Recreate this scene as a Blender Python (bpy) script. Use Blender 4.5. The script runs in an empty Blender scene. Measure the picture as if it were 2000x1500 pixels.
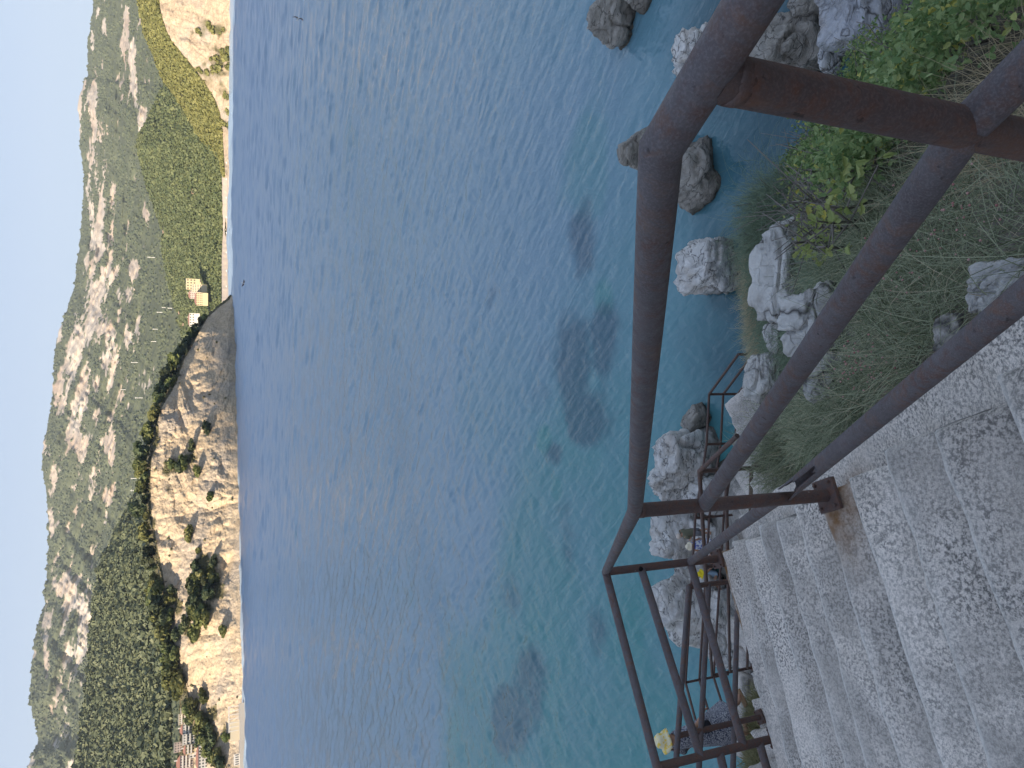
import bpy, bmesh, math, random
import numpy as np
from mathutils import Vector, Matrix
from mathutils.bvhtree import BVHTree

R = math.radians
sc = bpy.context.scene
COL = sc.collection

# ------------------------------------------------------------------ camera, sky, sun, exposure
H = 20.0                       # eye height above the sea
FPX = 1390.0                   # focal length in photo pixels (photo 2000 x 1500, taken with the phone turned on its side)
PITCH = math.atan(582.0 / FPX)
cp, sp = math.cos(PITCH), math.sin(PITCH)
cam_d = bpy.data.cameras.new('camera')
cam_d.sensor_width = 36.0
cam_d.lens = FPX / 2000.0 * 36.0
cam_d.clip_start = 0.05
cam_d.clip_end = 60000
cam = bpy.data.objects.new('camera', cam_d)
COL.objects.link(cam)
cam.matrix_world = Matrix(((0, 1, 0, 0), (-sp, 0, -cp, 0), (-cp, 0, sp, H), (0, 0, 0, 1)))
sc.camera = cam

SUN_AZ = Vector((-0.70, -0.714, 0)).normalized()     # horizontal direction towards the sun
SUN_EL = R(24)
world = bpy.data.worlds.new('World')
sc.world = world
world.use_nodes = True
wn = world.node_tree
sky = wn.nodes.new('ShaderNodeTexSky')
sky.sky_type = 'NISHITA'
sky.sun_disc = False
sky.sun_elevation = SUN_EL
sky.sun_rotation = math.atan2(SUN_AZ.x, SUN_AZ.y)
sky.air_density = 1.0
sky.dust_density = 1.2
sky.ozone_density = 1.0
wn.nodes['Background'].inputs['Strength'].default_value = 0.15
# the phone's tone curve flattens the sky: a softer, more even sky lights the shade and stays below white
gm = wn.nodes.new('ShaderNodeGamma'); gm.inputs['Gamma'].default_value = 0.35
tn = wn.nodes.new('ShaderNodeMix'); tn.data_type = 'RGBA'; tn.blend_type = 'MULTIPLY'; tn.inputs[0].default_value = 1.0
tn.inputs[7].default_value = (0.88, 0.99, 1.22, 1)
wn.links.new(sky.outputs[0], gm.inputs['Color']); wn.links.new(gm.outputs[0], tn.inputs[6])
wn.links.new(tn.outputs[2], wn.nodes['Background'].inputs['Color'])

sun_d = bpy.data.lights.new('sun', 'SUN')
sun_d.energy = 4.5
sun_d.angle = R(0.5)
sun_d.color = (1.0, 0.83, 0.62)
sun = bpy.data.objects.new('sun', sun_d)
COL.objects.link(sun)
to_sun = Vector((SUN_AZ.x * math.cos(SUN_EL), SUN_AZ.y * math.cos(SUN_EL), math.sin(SUN_EL)))
sun.rotation_euler = to_sun.to_track_quat('Z', 'Y').to_euler()
sun.location = (-40, -40, 90)

sc.view_settings.view_transform = 'Standard'
sc.view_settings.look = 'None'
sc.view_settings.gamma = 1
sc.view_settings.exposure = 1.5
sc.render.engine = 'CYCLES'
sc.cycles.use_denoising = True
sc.cycles.max_bounces = 6
sc.cycles.diffuse_bounces = 3
sc.cycles.glossy_bounces = 2
sc.cycles.transmission_bounces = 2
sc.cycles.transparent_max_bounces = 6
sc.cycles.volume_bounces = 0

# ------------------------------------------------------------------ helpers
FWD = Vector((0, cp, -sp)); RIGHT = Vector((1, 0, 0)); DOWN = Vector((0, -sp, -cp)); EYE = Vector((0, 0, H))

def ray(x, y):
    return FWD + RIGHT * ((750.0 - y) / FPX) + DOWN * ((x - 1000.0) / FPX)
def at_Y(x, y, Y):
    r = ray(x, y); return EYE + r * (Y / r.y)
def at_z(x, y, z):
    r = ray(x, y); return EYE + r * ((z - H) / r.z)
def at_c(x, y, c):
    return EYE + ray(x, y) * c
def azel(x, y):
    r = ray(x, y); return math.atan2(r.x, r.y), math.atan2(r.z, math.hypot(r.x, r.y))

def hash3(i, j, k, seed):
    n = (i.astype(np.int64) * 374761393 + j.astype(np.int64) * 668265263 + k.astype(np.int64) * 2147483647 + seed * 1274126177) & 0xffffffff
    n = ((n ^ (n >> 13)) * 1274126177) & 0xffffffff
    n = ((n ^ (n >> 16)) * 2246822519) & 0xffffffff
    return ((n ^ (n >> 15)) & 0xffffff) / float(0xffffff)

def vnoise(P, seed=0):
    """value noise in [-1,1] at the rows of P (n,3)"""
    F = np.floor(P); f = P - F; I = F.astype(np.int64)
    u = f * f * f * (f * (f * 6 - 15) + 10)
    out = 0
    for dx in (0, 1):
        wx = u[:, 0] if dx else 1 - u[:, 0]
        for dy in (0, 1):
            wy = u[:, 1] if dy else 1 - u[:, 1]
            for dz in (0, 1):
                wz = u[:, 2] if dz else 1 - u[:, 2]
                out = out + wx * wy * wz * hash3(I[:, 0] + dx, I[:, 1] + dy, I[:, 2] + dz, seed)
    return out * 2 - 1

ROT = np.array([[0.36, 0.48, -0.8], [-0.8, 0.6, 0.0], [0.48, 0.64, 0.6]])
def fbm(P, octaves=5, seed=0, gain=0.5, ridged=False):
    P = np.asarray(P, float)
    a, s, tot = 1.0, 0, 0
    for o in range(octaves):
        n = vnoise(P, seed + o * 17)
        if ridged: n = 1 - 2 * np.abs(n)
        s = s + a * n; tot += a
        a *= gain; P = P @ ROT.T * 2.03 + 13.7
    return s / tot

def sstep(a, b, x):
    t = np.clip((x - a) / (b - a), 0, 1); return t * t * (3 - 2 * t)

def link(name, me, mat=None, parent=None):
    o = bpy.data.objects.new(name, me)
    COL.objects.link(o)
    if mat is not None and me is not None and not me.materials: me.materials.append(mat)
    if parent is not None: o.parent = parent
    return o

def tag(o, label=None, cat=None, group=None, kind=None):
    if label: o['label'] = label
    if cat: o['category'] = cat
    if group: o['group'] = group
    if kind: o['kind'] = kind
    return o

def empty(name, loc=(0, 0, 0)):
    o = bpy.data.objects.new(name, None); COL.objects.link(o)
    o.empty_display_size = 0.2
    o.location = loc
    return o

def np_mesh(name, V, F, smooth=True):
    """V (n,3), F (m,k) with k = 3 or 4"""
    V = np.asarray(V, np.float32); F = np.asarray(F, np.int32)
    me = bpy.data.meshes.new(name)
    m, k = F.shape
    me.vertices.add(len(V)); me.vertices.foreach_set('co', V.ravel())
    me.loops.add(m * k); me.loops.foreach_set('vertex_index', F.ravel())
    me.polygons.add(m)
    me.polygons.foreach_set('loop_start', np.arange(0, m * k, k, dtype=np.int32))
    me.polygons.foreach_set('use_smooth', np.full(m, smooth, dtype=bool))
    me.update(calc_edges=True)
    return me

def grid_faces(n, m, wrap=False):
    i = np.arange(n - (0 if wrap else 1))[:, None]; j = np.arange(m - 1)[None, :]
    a = i * m + j; b = ((i + 1) % n) * m + j
    return np.stack([a, b, b + 1, a + 1], -1).reshape(-1, 4)

def attr(me, name, vals):
    at = me.attributes.new(name, 'FLOAT', 'POINT')
    at.data.foreach_set('value', np.asarray(vals, np.float32).ravel())

class MB:
    """collects shapes for one mesh"""
    def __init__(s): s.V = []; s.F = []; s.n = 0
    def add(s, V, F):
        s.V += [tuple(v) for v in V]; s.F += [tuple(i + s.n for i in f) for f in F]; s.n = len(s.V)
    def box(s, c, size, rz=0.0, M=None):
        x, y, z = (d / 2 for d in size)
        vs = [Vector((sx * x, sy * y, sz * z)) for sx in (-1, 1) for sy in (-1, 1) for sz in (-1, 1)]
        rot = M or Matrix.Rotation(rz, 3, 'Z')
        s.add([rot @ v + Vector(c) for v in vs], [(0, 1, 3, 2), (4, 6, 7, 5), (0, 4, 5, 1), (2, 3, 7, 6), (0, 2, 6, 4), (1, 5, 7, 3)])
    def tube(s, pts, r, seg=10, caps=True):
        pts = [Vector(p) for p in pts]
        rr = r if isinstance(r, (list, tuple)) else [r] * len(pts)
        V, F = [], []
        for i, p in enumerate(pts):
            if i == 0: t = pts[1] - p
            elif i == len(pts) - 1: t = p - pts[i - 1]
            else: t = (pts[i + 1] - p).normalized() + (p - pts[i - 1]).normalized()
            t.normalize()
            up = Vector((0, 0, 1)) if abs(t.z) < 0.95 else Vector((0, 1, 0))
            a = t.cross(up).normalized(); b = a.cross(t)
            for k in range(seg):
                th = 2 * math.pi * k / seg
                V.append(p + (a * math.cos(th) + b * math.sin(th)) * rr[i])
        for i in range(len(pts) - 1):
            for k in range(seg):
                k2 = (k + 1) % seg
                F.append((i * seg + k, i * seg + k2, (i + 1) * seg + k2, (i + 1) * seg + k))
        if caps:
            F.append(tuple(range(seg))[::-1]); F.append(tuple((len(pts) - 1) * seg + k for k in range(seg)))
        s.add(V, F)
    def build(s, name, mat, parent=None, smooth=False, loc=None):
        me = bpy.data.meshes.new(name)
        V = s.V
        if loc is not None: V = [Vector(v) - Vector(loc) for v in V]
        me.from_pydata([tuple(v) for v in V], [], s.F); me.update()
        if smooth: me.polygons.foreach_set('use_smooth', np.ones(len(me.polygons), dtype=bool))
        o = link(name, me, mat, parent)
        if loc is not None: o.location = loc
        return o

# ------------------------------------------------------------------ materials
class NT:
    def __init__(s, name):
        s.m = bpy.data.materials.new(name); s.m.use_nodes = True
        s.t = s.m.node_tree; s.b = s.t.nodes['Principled BSDF']; s.b.inputs['Roughness'].default_value = 0.9
        s.b.inputs['Specular IOR Level'].default_value = 0.25
    def n(s, typ, **kw):
        nd = s.t.nodes.new('ShaderNode' + typ)
        for k, v in kw.items():
            if k.startswith('i_'): nd.inputs[k[2:].replace('_', ' ')].default_value = v
            else: setattr(nd, k, v)
        return nd
    def l(s, a, b): s.t.links.new(a, b)
    def pos(s, scale=(1, 1, 1), rot=(0, 0, 0), obj=False):
        if obj: src = s.n('TexCoord').outputs['Object']
        else: src = s.n('NewGeometry').outputs['Position']
        mp = s.n('Mapping'); mp.inputs['Scale'].default_value = scale; mp.inputs['Rotation'].default_value = rot
        s.l(src, mp.inputs['Vector']); return mp.outputs[0]
    def noise(s, vec, scale, detail=4, rough=0.55, dist=0.0):
        nd = s.n('TexNoise'); nd.inputs['Scale'].default_value = scale; nd.inputs['Detail'].default_value = detail
        nd.inputs['Roughness'].default_value = rough; nd.inputs['Distortion'].default_value = dist
        s.l(vec, nd.inputs['Vector']); return nd.outputs['Fac']
    def voro(s, vec, scale, feature='F1', out='Distance', rnd=1.0):
        nd = s.n('TexVoronoi'); nd.feature = feature; nd.inputs['Scale'].default_value = scale; nd.inputs['Randomness'].default_value = rnd
        s.l(vec, nd.inputs['Vector']); return nd.outputs[out]
    def ramp(s, fac, stops):
        nd = s.n('ValToRGB'); cr = nd.color_ramp
        while len(cr.elements) < len(stops): cr.elements.new(0.5)
        for e, (p, c) in zip(cr.elements, stops):
            e.position = p; e.color = (c, c, c, 1) if isinstance(c, (int, float)) else (*c, 1)
        s.l(fac, nd.inputs['Fac']); return nd.outputs['Color']
    def mix(s, fac, a, b, mode='MIX'):
        nd = s.n('Mix'); nd.data_type = 'RGBA'; nd.blend_type = mode
        for sock, v in ((nd.inputs[0], fac), (nd.inputs[6], a), (nd.inputs[7], b)):
            if hasattr(v, 'is_linked'): s.l(v, sock)
            elif isinstance(v, (int, float)): sock.default_value = v if sock == nd.inputs[0] else (v, v, v, 1)
            else: sock.default_value = (*v, 1)
        return nd.outputs[2]
    def math(s, op, a, b=0.0, clamp=False):
        nd = s.n('Math'); nd.operation = op; nd.use_clamp = clamp
        for sock, v in ((nd.inputs[0], a), (nd.inputs[1], b)):
            if hasattr(v, 'is_linked'): s.l(v, sock)
            else: sock.default_value = v
        return nd.outputs[0]
    def attr(s, name):
        nd = s.n('Attribute'); nd.attribute_name = name; return nd.outputs['Fac']
    def rnd(s): return s.n('ObjectInfo').outputs['Random']
    def bump(s, h, strength=0.5, dist=0.05, prev=None):
        nd = s.n('Bump'); nd.inputs['Strength'].default_value = strength; nd.inputs['Distance'].default_value = dist
        s.l(h, nd.inputs['Height'])
        if prev is not None: s.l(prev, nd.inputs['Normal'])
        return nd.outputs[0]
    def out(s, color=None, normal=None, rough=None):
        if color is not None:
            if hasattr(color, 'is_linked'): s.l(color, s.b.inputs['Base Color'])
            else: s.b.inputs['Base Color'].default_value = (*color, 1)
        if normal is not None: s.l(normal, s.b.inputs['Normal'])
        if rough is not None:
            if hasattr(rough, 'is_linked'): s.l(rough, s.b.inputs['Roughness'])
            else: s.b.inputs['Roughness'].default_value = rough
        return s.m

def plain(name, c, rough=0.8, var=0.15):
    m = NT(name)
    f = m.noise(m.pos(obj=True), 9.0, 3)
    return m.out(m.mix(f, tuple(v * (1 - var) for v in c), tuple(min(1, v * (1 + var)) for v in c)), rough=rough)

def mat_concrete():
    m = NT('weathered_concrete'); p = m.pos()
    big = m.noise(p, 0.9, 4, 0.6); med = m.noise(p, 6, 5, 0.65); fine = m.noise(p, 75, 4, 0.7); grain = m.noise(p, 230, 2, 0.6)
    c = m.mix(m.ramp(big, [(0.3, 0), (0.7, 1)]), (0.62, 0.565, 0.505), (0.79, 0.725, 0.655))
    c = m.mix(m.ramp(med, [(0.35, 0), (0.68, 1)]), c, (0.83, 0.77, 0.705))
    # dark lichen specks, denser in patches
    patch = m.ramp(m.noise(p, 2.3, 4, 0.6), [(0.36, 0.34), (0.66, 0.95)])
    speck = m.ramp(fine, [(0.45, 0), (0.59, 1)])
    c = m.mix(m.math('MULTIPLY', speck, patch), c, (0.135, 0.132, 0.126))
    gran = m.ramp(grain, [(0.35, 0.66), (0.62, 1.08)])
    c = m.mix(0.75, c, gran, 'MULTIPLY')
    c = m.mix(m.math('MULTIPLY', m.ramp(m.noise(p, 1.4, 6, 0.7, 0.6), [(0.50, 0), (0.62, 1)]), 0.45), c, (0.22, 0.21, 0.195))
    blot = m.ramp(m.voro(p, 5.0), [(0.05, 1), (0.10, 0)])
    c = m.mix(m.math('MULTIPLY', blot, m.ramp(m.noise(p, 3.1), [(0.5, 0), (0.6, 0.8)])), c, (0.07, 0.068, 0.065))
    wsp = m.ramp(m.voro(m.pos(scale=(1, 1.4, 1)), 9.0), [(0.035, 1), (0.08, 0)])
    c = m.mix(m.math('MULTIPLY', wsp, m.ramp(m.noise(p, 1.7), [(0.52, 0), (0.6, 0.9)])), c, (0.62, 0.62, 0.6))
    tone = m.math('ADD', 0.80, m.math('MULTIPLY', m.rnd(), 0.36)); tn_ = m.n('CombineColor'); [m.l(tone, tn_.inputs[q]) for q in range(3)]
    c = m.mix(1.0, c, tn_.outputs[0], 'MULTIPLY')
    wear = m.ramp(m.noise(p, 9, 4, 0.7), [(0.30, 0.4), (0.56, 1)])
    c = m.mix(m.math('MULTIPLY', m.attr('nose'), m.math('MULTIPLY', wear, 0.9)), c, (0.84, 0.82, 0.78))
    c = m.mix(m.math('MULTIPLY', m.attr('foot_shade_dirt'), m.math('MULTIPLY', wear, 0.92)), c, (0.13, 0.125, 0.115))  # dark band at the riser foot: dirt plus painted contact shade
    # rust bleeding round the post feet
    rust = m.attr('rust')
    c = m.mix(m.math('MULTIPLY', rust, m.ramp(m.noise(p, 14, 4), [(0.25, 0.35), (0.6, 1)])), c, (0.24, 0.13, 0.055))
    h = m.math('ADD', m.math('MULTIPLY', fine, 0.6), m.math('ADD', m.math('MULTIPLY', grain, 0.25), med))
    return m.out(c, m.bump(h, 0.55, 0.02), 0.95)

def mat_rust(name, base, patch, amount):
    m = NT(name); p = m.pos()
    a = m.noise(p, 5, 4, 0.6); b = m.noise(p, 38, 4, 0.65); g = m.noise(p, 260, 2, 0.6)
    c = m.mix(m.ramp(a, [(0.35, 0), (0.7, 1)]), tuple(v * 0.72 for v in base), base)
    f = m.math('MULTIPLY', m.ramp(b, [(0.45, 0), (0.68, 1)]), m.ramp(m.noise(p, 3.2, 3), [(0.45 - amount, 0.0), (0.62, 1)]))
    c = m.mix(f, c, patch)
    c = m.mix(m.math('MULTIPLY', m.ramp(m.noise(m.pos(scale=(1, 1, .25)), 16, 5, 0.7, 0.5), [(0.52, 0), (0.66, 1)]), 0.55), c, (0.17, 0.085, 0.05))
    c = m.mix(m.math('MULTIPLY', m.ramp(g, [(0.45, 0), (0.7, 1)]), 0.35), c, tuple(min(1, v * 1.9) for v in base))
    c = m.mix(m.ramp(m.noise(p, 60, 3), [(0.66, 0), (0.74, 0.7)]), c, (0.022, 0.017, 0.016))
    c = m.mix(m.ramp(m.voro(p, 7), [(0.012, 0.8), (0.03, 0)]), c, (0.42, 0.4, 0.38))
    m.b.inputs['Specular IOR Level'].default_value = 0.35
    m.b.inputs['Coat Weight'].default_value = 0.0
    return m.out(c, m.bump(m.math('ADD', m.math('MULTIPLY', b, 1.0), m.math('MULTIPLY', g, 0.35)), 0.4, 0.004), m.ramp(b, [(0.3, 0.46), (0.7, 0.8)]))

def mat_rock(name, ca, cb, crack=(0.05, 0.048, 0.045), scale=1.0, lichen=0.5, warm=0.0, strat=(0, 0, 0)):
    m = NT(name); p = m.pos(scale=(scale, scale, scale)); ps = m.pos(scale=(scale, scale, scale * 3.2), rot=strat)
    big = m.noise(p, 0.8, 5, 0.6, 0.4); st = m.noise(ps, 1.6, 6, 0.68, 0.8); fine = m.noise(p, 16, 5, 0.7)
    c = m.mix(m.ramp(st, [(0.32, 0), (0.66, 1)]), ca, cb)
    c = m.mix(m.ramp(fine, [(0.3, 0.28), (0.5, 0)]), c, tuple(v * 0.45 for v in ca))
    c = m.mix(m.math('MULTIPLY', m.ramp(big, [(0.5, 0), (0.66, 1)]), lichen), c, (0.66, 0.65, 0.62))
    if warm: c = m.mix(m.math('MULTIPLY', m.ramp(m.noise(p, 1.3, 4), [(0.5, 0), (0.62, 1)]), warm), c, (0.34, 0.24, 0.14))
    dv = m.n('VectorMath'); dv.operation = 'ADD'
    dn = m.n('TexNoise'); dn.inputs['Scale'].default_value = 1.7; dn.inputs['Detail'].default_value = 3
    m.l(ps, dn.inputs['Vector']); m.l(ps, dv.inputs[0]); m.l(dn.outputs['Color'], dv.inputs[1])
    cr = m.voro(dv.outputs[0], 0.95, 'DISTANCE_TO_EDGE'); cr2 = m.voro(dv.outputs[0], 2.6, 'DISTANCE_TO_EDGE')
    cm = m.math('MULTIPLY', m.ramp(cr, [(0.0, 1), (0.035, 0)]), m.ramp(big, [(0.36, 0), (0.52, 0.9)]))
    c = m.mix(cm, c, crack)
    wet = m.n('SeparateXYZ'); m.l(m.n('NewGeometry').outputs['Position'], wet.inputs[0])
    wm = m.math('SUBTRACT', 1.05, m.math('MULTIPLY', wet.outputs[2], 1.3), True)
    c = m.mix(m.math('MULTIPLY', wm, 0.85), c, (0.075, 0.066, 0.05))
    h = m.math('ADD', m.math('MULTIPLY', st, 1.0), m.math('ADD', m.math('MULTIPLY', fine, 0.3), m.math('ADD', m.math('MULTIPLY', m.ramp(cr, [(0, 0), (0.06, 1)]), 0.35), m.math('MULTIPLY', m.ramp(cr2, [(0, 0), (0.05, 1)]), 0.18))))
    return m.out(c, m.bump(h, 0.7, 0.13 / scale), 0.92)

def mat_leaf(name, a, b, c2=None, rough=0.6, trans=0.0, size=3.0, obj_var=0.0, tone=False):
    m = NT(name)
    isl = m.n('NewGeometry').outputs['Random Per Island']
    if tone: isl = m.math('ADD', m.math('MULTIPLY', m.attr('tree_tone'), .75), m.math('MULTIPLY', isl, .25))
    col = m.mix(isl, a, b)
    if c2: col = m.mix(m.ramp(m.math('FRACT', m.math('MULTIPLY', isl, 17.3)), [(0.92, 0), (0.97, 1)]), col, c2)
    if obj_var:
        hv = m.n('HueSaturation'); m.l(col, hv.inputs['Color']); r = m.rnd()
        vv = m.math('ADD', m.math('MULTIPLY', r, obj_var * 2), 1 - obj_var); m.l(vv, hv.inputs['Value'])
        m.l(m.math('ADD', m.math('MULTIPLY', m.math('FRACT', m.math('MULTIPLY', r, 7.7)), 0.05), 0.475), hv.inputs['Hue'])
        col = hv.outputs[0]
    m.out(col, rough=rough)
    if trans:
        tr = m.n('BsdfTranslucent'); m.l(col, tr.inputs['Color'])
        mx = m.n('MixShader'); mx.inputs[0].default_value = trans
        m.l(m.b.outputs[0], mx.inputs[1]); m.l(tr.outputs[0], mx.inputs[2])
        m.l(mx.outputs[0], m.t.nodes['Material Output'].inputs['Surface'])
    return m.m

M_CONC = mat_concrete()
M_RUST = mat_rust('rusty_painted_steel', (0.122, 0.108, 0.114), (0.125, 0.066, 0.050), 0.06)
M_RUST2 = mat_rust('brown_rusted_steel', (0.105, 0.074, 0.068), (0.150, 0.066, 0.040), 0.26)
M_ROCK = mat_rock('grey_limestone', (0.50, 0.49, 0.47), (0.82, 0.80, 0.77), lichen=0.8, warm=0.2)
M_ROCKDARK = mat_rock('brown_wet_rock', (0.25, 0.235, 0.21), (0.47, 0.435, 0.385), lichen=0.2, strat=(0.5, 0.3, 0))
M_BLUEROCK = mat_rock('blue_grey_rock', (0.34, 0.35, 0.38), (0.56, 0.57, 0.60), lichen=0.6, warm=0.25, strat=(0.9, 0.2, 0))

# ------------------------------------------------------------------ sea
def project_np(P):
    D = P - np.array([0, 0, H])
    f = D[:, 1] * cp - D[:, 2] * sp
    v = 1000 + FPX * (-D[:, 1] * sp - D[:, 2] * cp) / f
    u = 750 + FPX * D[:, 0] / f
    return v, 1500 - u              # photo x, y

def mat_water():
    m = NT('sea_water'); b = m.b
    def wv(scale, ang, s, det, dist=0.4):
        # stretched noise: long crests lying along direction ang
        mp = m.n('Mapping'); mp.vector_type = 'POINT'
        g = m.n('NewGeometry').outputs['Position']
        rot = m.n('VectorRotate'); rot.rotation_type = 'Z_AXIS'; rot.inputs['Angle'].default_value = -ang
        m.l(g, rot.inputs['Vector']); m.l(rot.outputs[0], mp.inputs['Vector'])
        mp.inputs['Scale'].default_value = (scale[0], scale[1], 1)
        return m.noise(mp.outputs[0], s, det, 0.55, dist)
    a = wv((0.28, 1.0), R(-52), 1.15, 3)
    a2 = wv((0.35, 1.0), R(68), 1.5, 3)
    c = wv((0.22, 1.0), R(-25), 0.42, 2)
    d = wv((0.6, 1.0), R(10), 4.2, 3)
    band = m.attr('band'); near = m.attr('near')
    def sharp(f): return m.math('POWER', m.math('SUBTRACT', 1.0, m.math('ABSOLUTE', m.math('SUBTRACT', m.math('MULTIPLY', f, 2.0), 1.0))), 2.0)
    h = m.math('ADD', m.math('MULTIPLY', sharp(a), 0.70), m.math('MULTIPLY', m.math('MULTIPLY', sharp(a2), near), 0.40))
    h = m.math('ADD', h, m.math('MULTIPLY', c, 0.7))
    h = m.math('ADD', h, m.math('MULTIPLY', d, m.math('ADD', 0.42, m.math('MULTIPLY', band, 0.5))))
    h = m.math('MULTIPLY', h, m.attr('amp'))
    bp = m.bump(h, 1.0, 0.10)
    m.l(bp, b.inputs['Normal'])
    lowf = m.noise(m.pos(scale=(0.02, 0.045, 1)), 1.0, 3)
    deep = m.mix(lowf, (0.145, 0.260, 0.340), (0.165, 0.285, 0.370))
    shallow = m.mix(m.noise(m.pos(scale=(0.1, 0.1, 1)), 1.0, 3), (0.048, 0.215, 0.220), (0.062, 0.255, 0.255))
    deep = m.mix(m.attr('offshore'), deep, (0.27, 0.365, 0.48))  # base colour lightened far out, standing in for reflected sky and haze
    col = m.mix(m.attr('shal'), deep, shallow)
    col = m.mix(m.attr('weed'), col, (0.022, 0.062, 0.105))
    col = m.mix(m.attr('murk'), col, (0.016, 0.066, 0.090))
    m.l(col, b.inputs['Base Color'])
    b.inputs['IOR'].default_value = 1.333; b.inputs['Specular IOR Level'].default_value = 0.85
    m.l(m.attr('far'), b.inputs['Roughness'])
    return m.m

def build_sea():
    az = np.concatenate([np.linspace(R(-80), R(-33), 60)[:-1], np.linspace(R(-33), R(33), 560), np.linspace(R(33), R(80), 60)[1:]])
    r = np.geomspace(8.0, 7000.0, 1150); n, k = len(az), len(r)
    A, Rr = np.meshgrid(az, r, indexing='ij')
    P = np.stack([np.sin(A) * Rr, np.cos(A) * Rr, np.zeros_like(A)], -1).reshape(-1, 3)
    # wind waves: each band of wavelengths where the grid is fine enough to carry it, crests slanting across the bay
    dr = P[:, :2]; dist = np.hypot(P[:, 0], P[:, 1]); step = dist * (math.log(875.0) / 1150)
    hz = np.zeros(len(P))
    for q, (lam, ang, sl, str_) in enumerate([(.36, -50, .15, .4), (.5, -48, .17, .35), (.7, 60, .15, .35), (.95, -54, .20, .3), (1.4, 58, .16, .3), (1.5, -52, .26, .3), (2.2, -44, .30, .3), (3.2, -36, .32, .32), (4.8, -28, .36, .34), (7.0, -22, .36, .36), (10, -16, .32, .38), (15, -12, .34, .4), (22, -8, .34, .4), (33, -5, .34, .4), (50, -5, .34, .4)]):
        w = sstep(1.5, 2.2, lam / step) * sstep(6.6, 3.6, lam / step)
        i = np.nonzero(w > .01)[0]
        if not len(i): continue
        c_, s_ = math.cos(R(ang)), math.sin(R(ang))
        al = (P[i, 0] * c_ + P[i, 1] * s_) * str_; pr = -P[i, 0] * s_ + P[i, 1] * c_
        nv = vnoise(np.stack([al / lam * 1.6, pr / lam * 1.6, al * 0 + q * 3.7], 1), 50 + q)
        nv = nv + .35 * vnoise(np.stack([al / lam * 3.3, pr / lam * 3.3, al * 0 + q * 5.1], 1), 70 + q)
        hz[i] += w[i] * sl * lam * 0.22 * (1 - np.abs(nv) * 1.5 if lam < 3 else nv)
    P[:, 2] = hz * np.clip(dist / 14, 0, 1)
    me = np_mesh('sea', P, grid_faces(n, k)[:, ::-1])
    px, py = project_np(P + np.array([0, 0, 0]))
    X, Y = P[:, 0], P[:, 1]
    nz = fbm(np.stack([X / 14, Y / 14, X * 0], 1), 4, 3)
    nz2 = fbm(np.stack([X / 4, Y / 4, X * 0], 1), 4, 9)
    # edge of the shallow sand, running outward towards the left
    lim = np.interp(X, [-90, -38, -20, -8, 0, 8, 16, 40], [84, 68, 58, 47, 42, 38.5, 37, 36])
    shal = sstep(7, -7, Y - lim + nz * 9 + nz2 * 3)
    shal = np.maximum(shal, 0.35 * sstep(16, -3, Y - lim + nz * 24))
    shal *= np.interp(X, [-14, -4, 4, 16], [1.0, .9, .5, .38]) * (0.8 + 0.3 * nz2)
    for (wx, wy, rx, ry, a_) in [(1062, 858, 18, 34, 1), (1088, 955, 18, 40, .9), (1075, 905, 14, 30, .7), (1180, 590, 22, 40, .8), (1150, 330, 30, 70, .45), (885, 1290, 20, 60, .5), (960, 1330, 24, 60, .6), (1175, 1130, 24, 50, .6)]:
        c = at_z(wx, wy, 0); e = at_z(wx + rx, wy, 0) - c; g = at_z(wx, wy + ry, 0) - c
        q = np.stack([X - c.x, Y - c.y], 1) @ np.linalg.inv(np.array([[e.x, g.x], [e.y, g.y]])).T
        shal = np.maximum(shal, a_ * sstep(.15, .75, np.exp(-0.6 * (q ** 2).sum(1)) + 0.35 * nz2 + .2 * nz))
    weed = np.zeros(len(P))
    for (wx, wy, rx, ry) in [(1105, 1075, 26, 85), (1165, 1235, 26, 60), (1040, 1320, 34, 70), (1085, 885, 18, 22), (1140, 820, 30, 45), (1115, 690, 30, 90),
                             (1000, 1140, 30, 60), (1140, 480, 26, 90), (990, 1400, 30, 50), (1180, 660, 20, 60)]:
        c = at_z(wx, wy, 0)
        e = at_z(wx + rx, wy, 0) - c; g = at_z(wx, wy + ry, 0) - c
        B = np.linalg.inv(np.array([[e.x, g.x], [e.y, g.y]]))
        q = np.stack([X - c.x, Y - c.y], 1) @ B.T
        weed = np.maximum(weed, np.exp(-0.5 * (q ** 2).sum(1)))
    nw = fbm(np.stack([X / 6.5, Y / 9.0, X * 0], 1), 6, 23, gain=0.6)
    weed = sstep(0.34, 0.74, weed * 0.75 + nw * 0.8 - 0.02) * 0.62 * sstep(90, 60, Y)
    murk = sstep(30, 22, Y + nz2 * 3) * sstep(-5, 1, X + nz * 4) * 0.85
    bx = np.interp(py, [-200, 300, 700, 1000, 1250, 1500, 1700], [640, 690, 755, 800, 865, 960, 1010])
    band = np.exp(-((px - bx) / 26.0) ** 2) * (0.75 + 0.6 * nz2)
    attr(me, 'shal', shal); attr(me, 'weed', weed); attr(me, 'murk', murk); attr(me, 'band', np.clip(band, 0, 1))
    attr(me, 'far', np.interp(np.log(np.hypot(X, Y)), np.log([40, 90, 250, 700]), [0.10, 0.18, 0.30, 0.38]))
    attr(me, 'amp', np.interp(np.hypot(X, Y), [20, 60, 150, 400], [.35, .5, .8, 1.2]))
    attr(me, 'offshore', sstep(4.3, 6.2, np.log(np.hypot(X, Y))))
    attr(me, 'near', 0.25 + 0.75 * sstep(75, 42, Y + nz * 8))
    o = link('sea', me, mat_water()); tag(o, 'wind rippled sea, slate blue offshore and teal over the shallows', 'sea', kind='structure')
build_sea()

# ------------------------------------------------------------------ far land
def curve(pts):
    """traced outline: photo y -> elevation angle and azimuth"""
    a = np.array([azel(x, y) for (y, x) in pts]); i = np.argsort(a[:, 0]); return a[i, 0], a[i, 1]

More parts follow.
